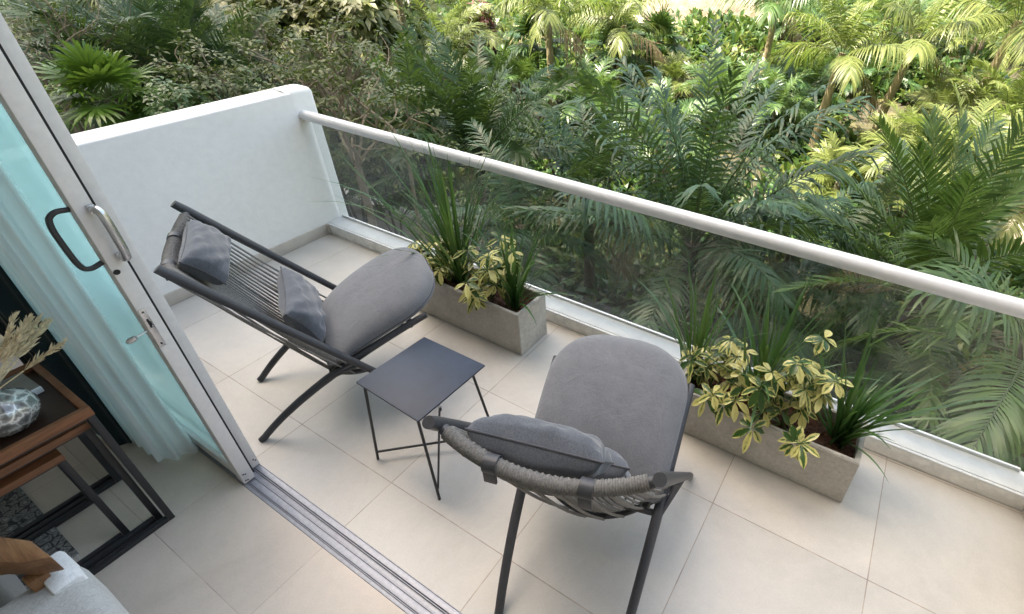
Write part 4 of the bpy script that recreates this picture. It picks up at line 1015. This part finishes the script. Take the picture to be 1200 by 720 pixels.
def bare_shrub(pos, H, spread, label, seed, nmain=7, leaves=60, leaf='leaf_olive', cat='shrub', aim=None):
    rng = random.Random(seed); x, y, z = pos; g = gz(x, y); e = empty('twiggy_shrub', (x, y, g - .05), label=label, cat=cat); t = MB(); lf = MB()
    h0 = z - g
    def grow(p, d, L, r, dep):
        pts = [p]; 
        for k in range(5): d = d + np.array([rng.gauss(0, .17), rng.gauss(0, .17), rng.gauss(0.03, .12)]); d /= np.linalg.norm(d); p = p + d * L / 5; pts.append(p)
        t.tube(pts, np.linspace(r, r * .6, 6), 5, caps=False)
        if dep > 0:
            for k in range(rng.choice((2, 3, 3))): grow(pts[rng.choice((3, 4, 5))], d + np.array([rng.gauss(0, .55), rng.gauss(0, .55), rng.gauss(.05, .4)]), L * rng.uniform(.55, .8), r * .66, dep - 1)
        else:
            for k in range(leaves // 20): leaf_cloud(lf, pts[-1], (.10, .10, .08), 1, 4, .09, .022, rng, .3, hollow=0)
    grow_base = np.array([0, 0, max(0.02, h0 - H * .42)]); t.tube([(0, 0, 0), grow_base], [.07, .05], 7)
    for k in range(nmain): a = k * 2.4; grow(grow_base, np.array([math.cos(a) * spread, math.sin(a) * spread, 1.0]), H * rng.uniform(.35, .5), .022, 3)
    t.build('branches', 'twig_tan', e); lf.build('foliage', leaf, e, angle=180) if lf.n else None
    return e

GF = 'feather palms growing just beyond the balustrade'; GT = 'trunked palms in the sunny far garden'; GB = 'bushy palms in the sunny part of the garden'
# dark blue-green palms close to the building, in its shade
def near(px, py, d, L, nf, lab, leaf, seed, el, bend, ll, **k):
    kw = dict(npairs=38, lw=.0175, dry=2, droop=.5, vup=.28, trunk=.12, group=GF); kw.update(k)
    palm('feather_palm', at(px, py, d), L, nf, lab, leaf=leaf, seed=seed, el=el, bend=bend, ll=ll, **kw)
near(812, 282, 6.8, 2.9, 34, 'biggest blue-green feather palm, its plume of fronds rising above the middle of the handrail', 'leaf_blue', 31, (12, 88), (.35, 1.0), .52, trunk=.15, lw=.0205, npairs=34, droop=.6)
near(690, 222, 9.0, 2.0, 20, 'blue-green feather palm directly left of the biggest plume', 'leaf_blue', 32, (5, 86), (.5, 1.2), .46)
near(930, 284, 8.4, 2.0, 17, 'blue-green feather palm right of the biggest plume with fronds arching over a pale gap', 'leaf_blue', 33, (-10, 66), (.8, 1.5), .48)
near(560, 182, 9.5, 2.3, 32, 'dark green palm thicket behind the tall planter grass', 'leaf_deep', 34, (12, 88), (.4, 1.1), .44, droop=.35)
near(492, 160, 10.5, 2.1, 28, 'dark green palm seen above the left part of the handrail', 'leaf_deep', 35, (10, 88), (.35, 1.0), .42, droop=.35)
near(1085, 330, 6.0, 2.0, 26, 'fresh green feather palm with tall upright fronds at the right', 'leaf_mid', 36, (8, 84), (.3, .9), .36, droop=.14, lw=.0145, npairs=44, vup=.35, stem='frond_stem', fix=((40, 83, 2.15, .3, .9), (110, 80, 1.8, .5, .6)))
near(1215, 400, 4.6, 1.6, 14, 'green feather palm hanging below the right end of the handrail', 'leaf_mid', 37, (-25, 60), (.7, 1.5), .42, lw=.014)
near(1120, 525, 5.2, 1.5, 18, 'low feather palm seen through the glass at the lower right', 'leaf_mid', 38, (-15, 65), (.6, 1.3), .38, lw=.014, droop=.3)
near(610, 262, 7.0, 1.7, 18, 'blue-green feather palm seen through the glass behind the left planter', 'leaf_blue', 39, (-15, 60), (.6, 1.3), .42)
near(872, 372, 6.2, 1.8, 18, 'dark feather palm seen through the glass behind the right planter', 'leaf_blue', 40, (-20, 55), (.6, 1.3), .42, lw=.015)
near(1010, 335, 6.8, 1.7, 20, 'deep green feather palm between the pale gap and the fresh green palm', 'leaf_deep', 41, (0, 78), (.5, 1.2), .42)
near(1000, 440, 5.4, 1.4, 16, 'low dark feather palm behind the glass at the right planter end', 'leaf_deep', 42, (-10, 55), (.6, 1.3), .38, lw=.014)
# left group behind the white wall
palm('feather_palm', at(160, 92, 12.5), 1.9, 26, 'broad dark feather palm behind the white end wall, right of the bare twigs', leaf='leaf_deep', seed=43, el=(0, 75), bend=(.6, 1.2), npairs=54, ll=.55, lw=.013, droop=.3, trunk=.13, group=GF)
palm('feather_palm', at(218, 92, 12.0), 1.9, 20, 'dark feather palm with stiff upright fronds above the middle of the white wall', leaf='leaf_blue', seed=44, el=(35, 85), bend=(.3, .8), npairs=54, ll=.45, lw=.012, droop=.2, trunk=.12, group=GF)
palm('feather_palm', at(268, 88, 13.0), 1.6, 20, 'small dark palm between the stiff palm and the mixed shrubs', leaf='leaf_deep', seed=45, el=(10, 75), bend=(.5, 1.1), npairs=54, ll=.42, lw=.012, droop=.25, trunk=.1, group=GF)
palm('feather_palm', at(75, 40, 17.0), 2.2, 22, 'dull green feather palm at the top left beside the door frame', leaf='leaf_olive', seed=46, el=(0, 75), bend=(.6, 1.2), npairs=54, ll=.5, lw=.013, droop=.3, trunk=.12, group=GF)
fan_palm(at(130, 116, 9.6), 0.46, 20, 'bright green fan palm just beyond the left end of the white wall', 51, el=(-15, 85))
bare_shrub(at(40, 58, 11.5), 1.9, .8, 'bare tan twiggy shrub at the far left beside the door frame', 52, 8, 20)
bare_shrub(at(398, 118, 7.6), 2.0, .8, 'thin leafy tangled shrub behind the end of the white wall', 53, 7, 90)
bare_shrub(at(335, 100, 10.0), 1.9, .9, 'sparse brownish shrub above the white wall, left of the tangled shrub', 54, 8, 100)
# pale climbing branch that curves above the rail
e = empty('dead_branch', (0, 0, 0), label='pale bare branch curving down to the handrail beside the white wall end', cat='branch')
pb = [at(352, 112, 7.2), at(372, 93, 7.1), at(398, 97, 7.0), at(412, 112, 6.9), at(430, 128, 6.8), at(452, 143, 6.7), at(466, 158, 6.6), at(480, 190, 6.6), at(486, 240, 6.6)]
o_ = pb[-1].copy(); o_[2] = gz(o_[0], o_[1]); pb.append(o_); e.location = o_
q = np.linspace(0, len(pb) - 1, 40); pb = np.array(pb); P_ = np.stack([np.interp(q, range(len(pb)), pb[:, c]) for c in range(3)], 1)
for _ in range(3): P_[1:-1] = (P_[:-2] + 2 * P_[1:-1] + P_[2:]) / 4
MB().tube(P_ - o_, np.linspace(.012, .03, 40), 6).build('limb', 'twig_tan', e)
# mid-distance mixed shrubs
for i, (px, py, d, r, leaf, lab) in enumerate([
    (255, 108, 9.5, .75, 'leaf_olive', 'small-leaved olive shrub right above the middle of the white wall'),
    (305, 108, 10.0, .6, 'leaf_mid', 'mid green shrub above the right half of the white wall'),
    (365, 108, 11.5, .65, 'leaf_olive', 'dull olive shrub behind the end of the white wall'),
    (435, 118, 11.5, .75, 'leaf_olive', 'brownish green shrub above the curved pale branch'),
    (472, 100, 13.0, .7, 'leaf_deep', 'dark green shrub left of the sunlit lime clump'),
    (205, 118, 9.0, .6, 'leaf_mid', 'low leafy shrub beside the bright fan palm'),
    (450, 205, 9.5, .9, 'leaf_deep', 'dark shrub seen through the glass at the far left panel'),
    (395, 160, 9.5, .8, 'leaf_olive', 'grey-green shrub beside the end pier of the white wall'),
    (650, 160, 12.5, .8, 'leaf_deep', 'dark shrub at the foot of the leftmost trunked palm'),
    (590, 130, 13.0, .75, 'leaf_mid', 'green shrub in shade in front of the sunlit lime clump')]):
    tree('garden_shrub', at(px, py, d), [((0, 0, 0), (r, r, r * .75)), ((r * .6, .2, -.3), (r * .7, r * .7, r * .5)), ((-r * .6, -.1, -.2), (r * .7, r * .7, r * .55))], lab, leaf, 60 + i, 190, 6, .10, .022, 'bark_dark', 'shrub', 'mixed shrubs in the middle of the garden', .05)
# far sunlit trees
big = [((0, 0, 0), (1.7, 1.7, 1.2)), ((1.5, .4, .4), (1.3, 1.3, 1.0)), ((-1.5, -.2, .2), (1.3, 1.3, 1.0)), ((.2, -1.0, -.8), (1.3, 1.2, .9)), ((-.6, .9, .9), (1.2, 1.2, .9)), ((1.2, -.8, -1.0), (1.0, 1.0, .8))]
tree('broadleaf_tree', at(375, 30, 19), big, 'large cream-green broadleaf tree left of the two leaning trunks', 'leaf_cream', 80, 210, 8, .34, .075, cat='tree', group='sunlit trees at the back of the garden', trunk=.17)
tree('broadleaf_tree', at(290, 25, 21), big, 'cream-green broadleaf tree with dark gaps at the top, above the middle of the white wall', 'leaf_cream', 81, 190, 8, .34, .075, cat='tree', group='sunlit trees at the back of the garden', trunk=.17)
tree('broadleaf_tree', at(440, 25, 25), big, 'deep green tree behind the two leaning trunks', 'leaf_mid', 82, 170, 7, .34, .08, cat='tree', group='sunlit trees at the back of the garden', trunk=.17)
tree('broadleaf_tree', at(120, 0, 26), big, 'green tree at the top left behind the dull feather palm', 'leaf_lime', 83, 170, 7, .34, .08, cat='tree', group='sunlit trees at the back of the garden', trunk=.17)
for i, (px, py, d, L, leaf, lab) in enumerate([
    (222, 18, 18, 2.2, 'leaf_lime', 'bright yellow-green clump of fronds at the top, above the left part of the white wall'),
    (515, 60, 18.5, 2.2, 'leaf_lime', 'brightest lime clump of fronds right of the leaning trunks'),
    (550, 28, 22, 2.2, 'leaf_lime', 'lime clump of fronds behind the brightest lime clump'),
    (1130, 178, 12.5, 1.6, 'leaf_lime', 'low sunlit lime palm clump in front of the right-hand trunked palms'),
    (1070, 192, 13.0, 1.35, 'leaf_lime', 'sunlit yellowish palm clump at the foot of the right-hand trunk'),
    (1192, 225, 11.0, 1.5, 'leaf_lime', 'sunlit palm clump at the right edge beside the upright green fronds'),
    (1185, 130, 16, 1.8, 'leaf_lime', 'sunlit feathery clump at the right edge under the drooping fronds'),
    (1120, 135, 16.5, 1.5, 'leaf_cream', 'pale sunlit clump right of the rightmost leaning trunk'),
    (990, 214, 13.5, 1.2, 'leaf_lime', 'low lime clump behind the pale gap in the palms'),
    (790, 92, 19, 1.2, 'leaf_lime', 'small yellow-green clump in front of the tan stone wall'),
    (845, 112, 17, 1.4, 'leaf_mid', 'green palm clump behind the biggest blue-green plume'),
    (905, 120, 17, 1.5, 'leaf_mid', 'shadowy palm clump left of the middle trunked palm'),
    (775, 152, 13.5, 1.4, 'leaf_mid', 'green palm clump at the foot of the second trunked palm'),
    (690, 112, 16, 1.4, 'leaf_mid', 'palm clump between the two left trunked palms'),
    (1015, 92, 21, 1.8, 'leaf_deep', 'palm clump coloured dark for the shade between the two right-hand trunks'),  # dark leaf colour stands for the shade behind the trunks
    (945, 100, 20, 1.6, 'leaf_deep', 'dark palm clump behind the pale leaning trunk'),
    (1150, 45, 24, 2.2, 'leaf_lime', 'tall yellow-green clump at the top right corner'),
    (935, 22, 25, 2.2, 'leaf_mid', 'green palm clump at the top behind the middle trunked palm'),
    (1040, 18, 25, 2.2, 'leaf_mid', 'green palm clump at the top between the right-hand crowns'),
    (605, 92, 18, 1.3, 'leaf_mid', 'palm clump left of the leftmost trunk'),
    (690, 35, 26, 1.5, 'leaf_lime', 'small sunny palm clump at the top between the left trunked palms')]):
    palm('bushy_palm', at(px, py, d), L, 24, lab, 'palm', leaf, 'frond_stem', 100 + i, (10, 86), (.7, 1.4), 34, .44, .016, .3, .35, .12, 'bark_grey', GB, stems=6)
# trunked palms in the sun
for i, (px, py, d, L, ln, lab) in enumerate([
    (642, 16, 17.5, 2.1, (-.1, .1), 'leftmost trunked palm in the far garden, with arching yellow fronds'),
    (731, 28, 19.5, 2.2, (.1, .1), 'second trunked palm from the left, in front of the tan wall'),
    (988, 60, 16.0, 2.1, (.2, .1), 'trunked palm with a pale leaning trunk, left of the pair at the right'),
    (1075, 48, 17.0, 2.2, (.4, .1), 'trunked palm leaning rightwards, right one of the pair at the right'),
    (912, 2, 20.0, 2.3, (.1, 0), 'trunked palm whose fronds hang beside the tan stone wall'),
    (1195, 22, 18.0, 2.4, (.3, 0), 'trunked palm at the top right edge with long drooping fronds'),
    (425, -45, 20.0, 2.2, (-.35, 0), 'left one of the two leaning trunks at the top of the cream-green tree'),
    (455, -50, 22.0, 2.2, (-.2, 0), 'right one of the two leaning trunks at the top of the cream-green tree')]):
    palm('royal_palm', at(px, py, d), L, 13, lab, 'palm tree', 'leaf_lime' if i not in (4,) else 'leaf_mid', 'frond_stem', 140 + i, (12, 84), (.75, 1.35), 44, .60, .020, .1, .7, .13, 'bark_pale', GT, lean=ln, dry=1)
for i, (px, py, d, lab) in enumerate([(628, 52, 19, 'dark fan palm left of the leftmost trunk in the far garden'), (772, 48, 21, 'dark fan palm beside the tan wall, right of the second trunk'), (722, 60, 20, 'dark fan palm behind the second trunk')]):
    fan_palm(at(px, py, d), .75, 14, lab, 160 + i, 'leaf_deep', .08, 'dark fan palms in the far garden')
tree('cordyline', at(568, 25, 22), [((0, 0, 0), (.5, .5, .9)), ((.4, -.4, -.8), (.45, .45, .6))], 'dark red leaved shrub by the sunlit lawn at the top', 'leaf_red', 170, 200, 7, .3, .04, cat='shrub', trunk=.05)
# stone wall and paths
a0, a1 = at(755, 34, 27), at(868, 30, 28); g0 = gz(a0[0], a0[1]); ang = math.atan2(a1[1] - a0[1], a1[0] - a0[0]); ln = math.hypot(a1[0] - a0[0], a1[1] - a0[1])
MBx = MB().box((0, -.3, 0), (ln + 1.2, .3, 2.9), bev=.05); o = MBx.build('stone_wall', 'stone_wall', angle=30); o.location = (a0[0], a0[1], g0 - .3); o.rotation_euler = (-0.65, 0, ang); tag(o, 'tan rough stone bank at the top between the trunked palms', 'wall')
def path(name, pix, wid, mat, lift=.05):
    pts = []
    for px, py, d in pix: p = at(px, py, d); pts.append((p[0], p[1]))
    pts = np.array(pts); q = np.linspace(0, len(pts) - 1, 40); P_ = np.stack([np.interp(q, range(len(pts)), pts[:, c]) for c in range(2)], 1)
    for _ in range(6): P_[1:-1] = (P_[:-2] + 2 * P_[1:-1] + P_[2:]) / 4
    T_ = np.gradient(P_, axis=0); T_ /= np.linalg.norm(T_, axis=1)[:, None]; Nn = np.stack([-T_[:, 1], T_[:, 0]], 1); Vg = np.zeros((40, 7, 3))
    for i in range(40):
        for j, s in enumerate(np.linspace(-1, 1, 7)):
            x, y = P_[i] + Nn[i] * s * wid / 2; Vg[i, j] = (x, y, gz(x, y) + lift)
    struct(name, MB().grid(Vg[:, ::-1]), mat, smooth=True)
path('garden_path', [(560, 60, 27), (640, 70, 27), (760, 60, 27), (860, 50, 28.5), (960, 40, 28)], 3.2, 'path_pale')
path('lawn_path', [(830, 240, 12), (900, 240, 13), (960, 225, 13.6), (1080, 210, 14), (1250, 200, 14)], 2.0, 'path_pale')
mb = MB(); Vg = np.zeros((30, 6, 3))
for i, x in enumerate(np.linspace(-9, 9, 30)):
    for j, y in enumerate(np.linspace(3.4, 6.6, 6)): Vg[i, j] = (x, y, gz(x, y) + .05)
struct('grey_ground_sheet', mb.grid(Vg), 'ground_sheet_grey')  # added grey sheet on the ground, standing for the grey reflection in the glass
# low grey garden wall seen through the left panes
a0, a1 = at(392, 240, 10.5), at(520, 190, 10.5)
tag(MB().box((-13.5, 5.6, -4.6), (-5.4, 5.85, -3.15), bev=.02).build('garden_wall', 'grey_render', loc=(-9.5, 5.7, -4.6)), 'grey rendered garden wall seen through the leftmost glass panel', 'wall')
tag(MB().box((-13.0, 1.7, -4.6), (-9.6, 2.0, -0.9), bev=.02).build('garden_wall', 'grey_render', loc=(-11, 1.8, -4.6)), 'grey boundary wall behind the fan palm by the door frame', 'wall')

# leafy understorey that fills the beds
def cover():
    rng = random.Random(99); mb = MB(); cx0, cy0 = CP[0], CP[1]
    a_lo = math.atan2(*ray(1330, 200)[:2][::-1]); a_hi = math.atan2(*ray(-60, 60)[:2][::-1])
    if a_hi < a_lo: a_hi += 2 * math.pi
    n = 0
    while n < 7500:
        a = rng.uniform(a_lo, a_hi); d = 4.5 + 34 * rng.random() ** 1.15; x, y = cx0 + d * math.cos(a), cy0 + d * math.sin(a)
        if y < 1.9 or (3.0 < y < 6.9 and -9 < x < 9 and rng.random() < .8): continue
        if math.sin(x * .9 + 1) * math.cos(y * .7) > .55 or (y > 14 and -15 < x - (y - 27) * .3 + 0 < -8 and y > 22 and rng.random() < .8): continue
        n += 1; z = gz(x, y); s = rng.uniform(.7, 1.4) * (0.8 + d * .02)
        mi = rng.choice((0, 0, 1, 1, 2)); per = rng.randint(7, 11)
        for k in range(per):
            b = rng.uniform(0, 6.28); e_ = rng.uniform(.3, 1.3); dd = np.array([math.cos(b) * math.cos(e_), math.sin(b) * math.cos(e_), math.sin(e_)]); l = rng.uniform(.3, .7) * s; o = np.array([x + rng.gauss(0, .2), y + rng.gauss(0, .2), z]); sd = np.array([-math.sin(b), math.cos(b), 0]) * l * rng.uniform(.06, .14); dz = np.array([0, 0, -l * .3])
            mb.add([o, o + dd * l * .55 + sd, o + dd * l + dz, o + dd * l * .55 - sd], [(0, 1, 2, 3)], mi)
    return mb
tag(cover().build('ground_cover', ['leaf_deep', 'leaf_mid', 'leaf_lime'], smooth=False), 'leafy ground cover filling the garden beds', 'ground cover', kind='stuff')
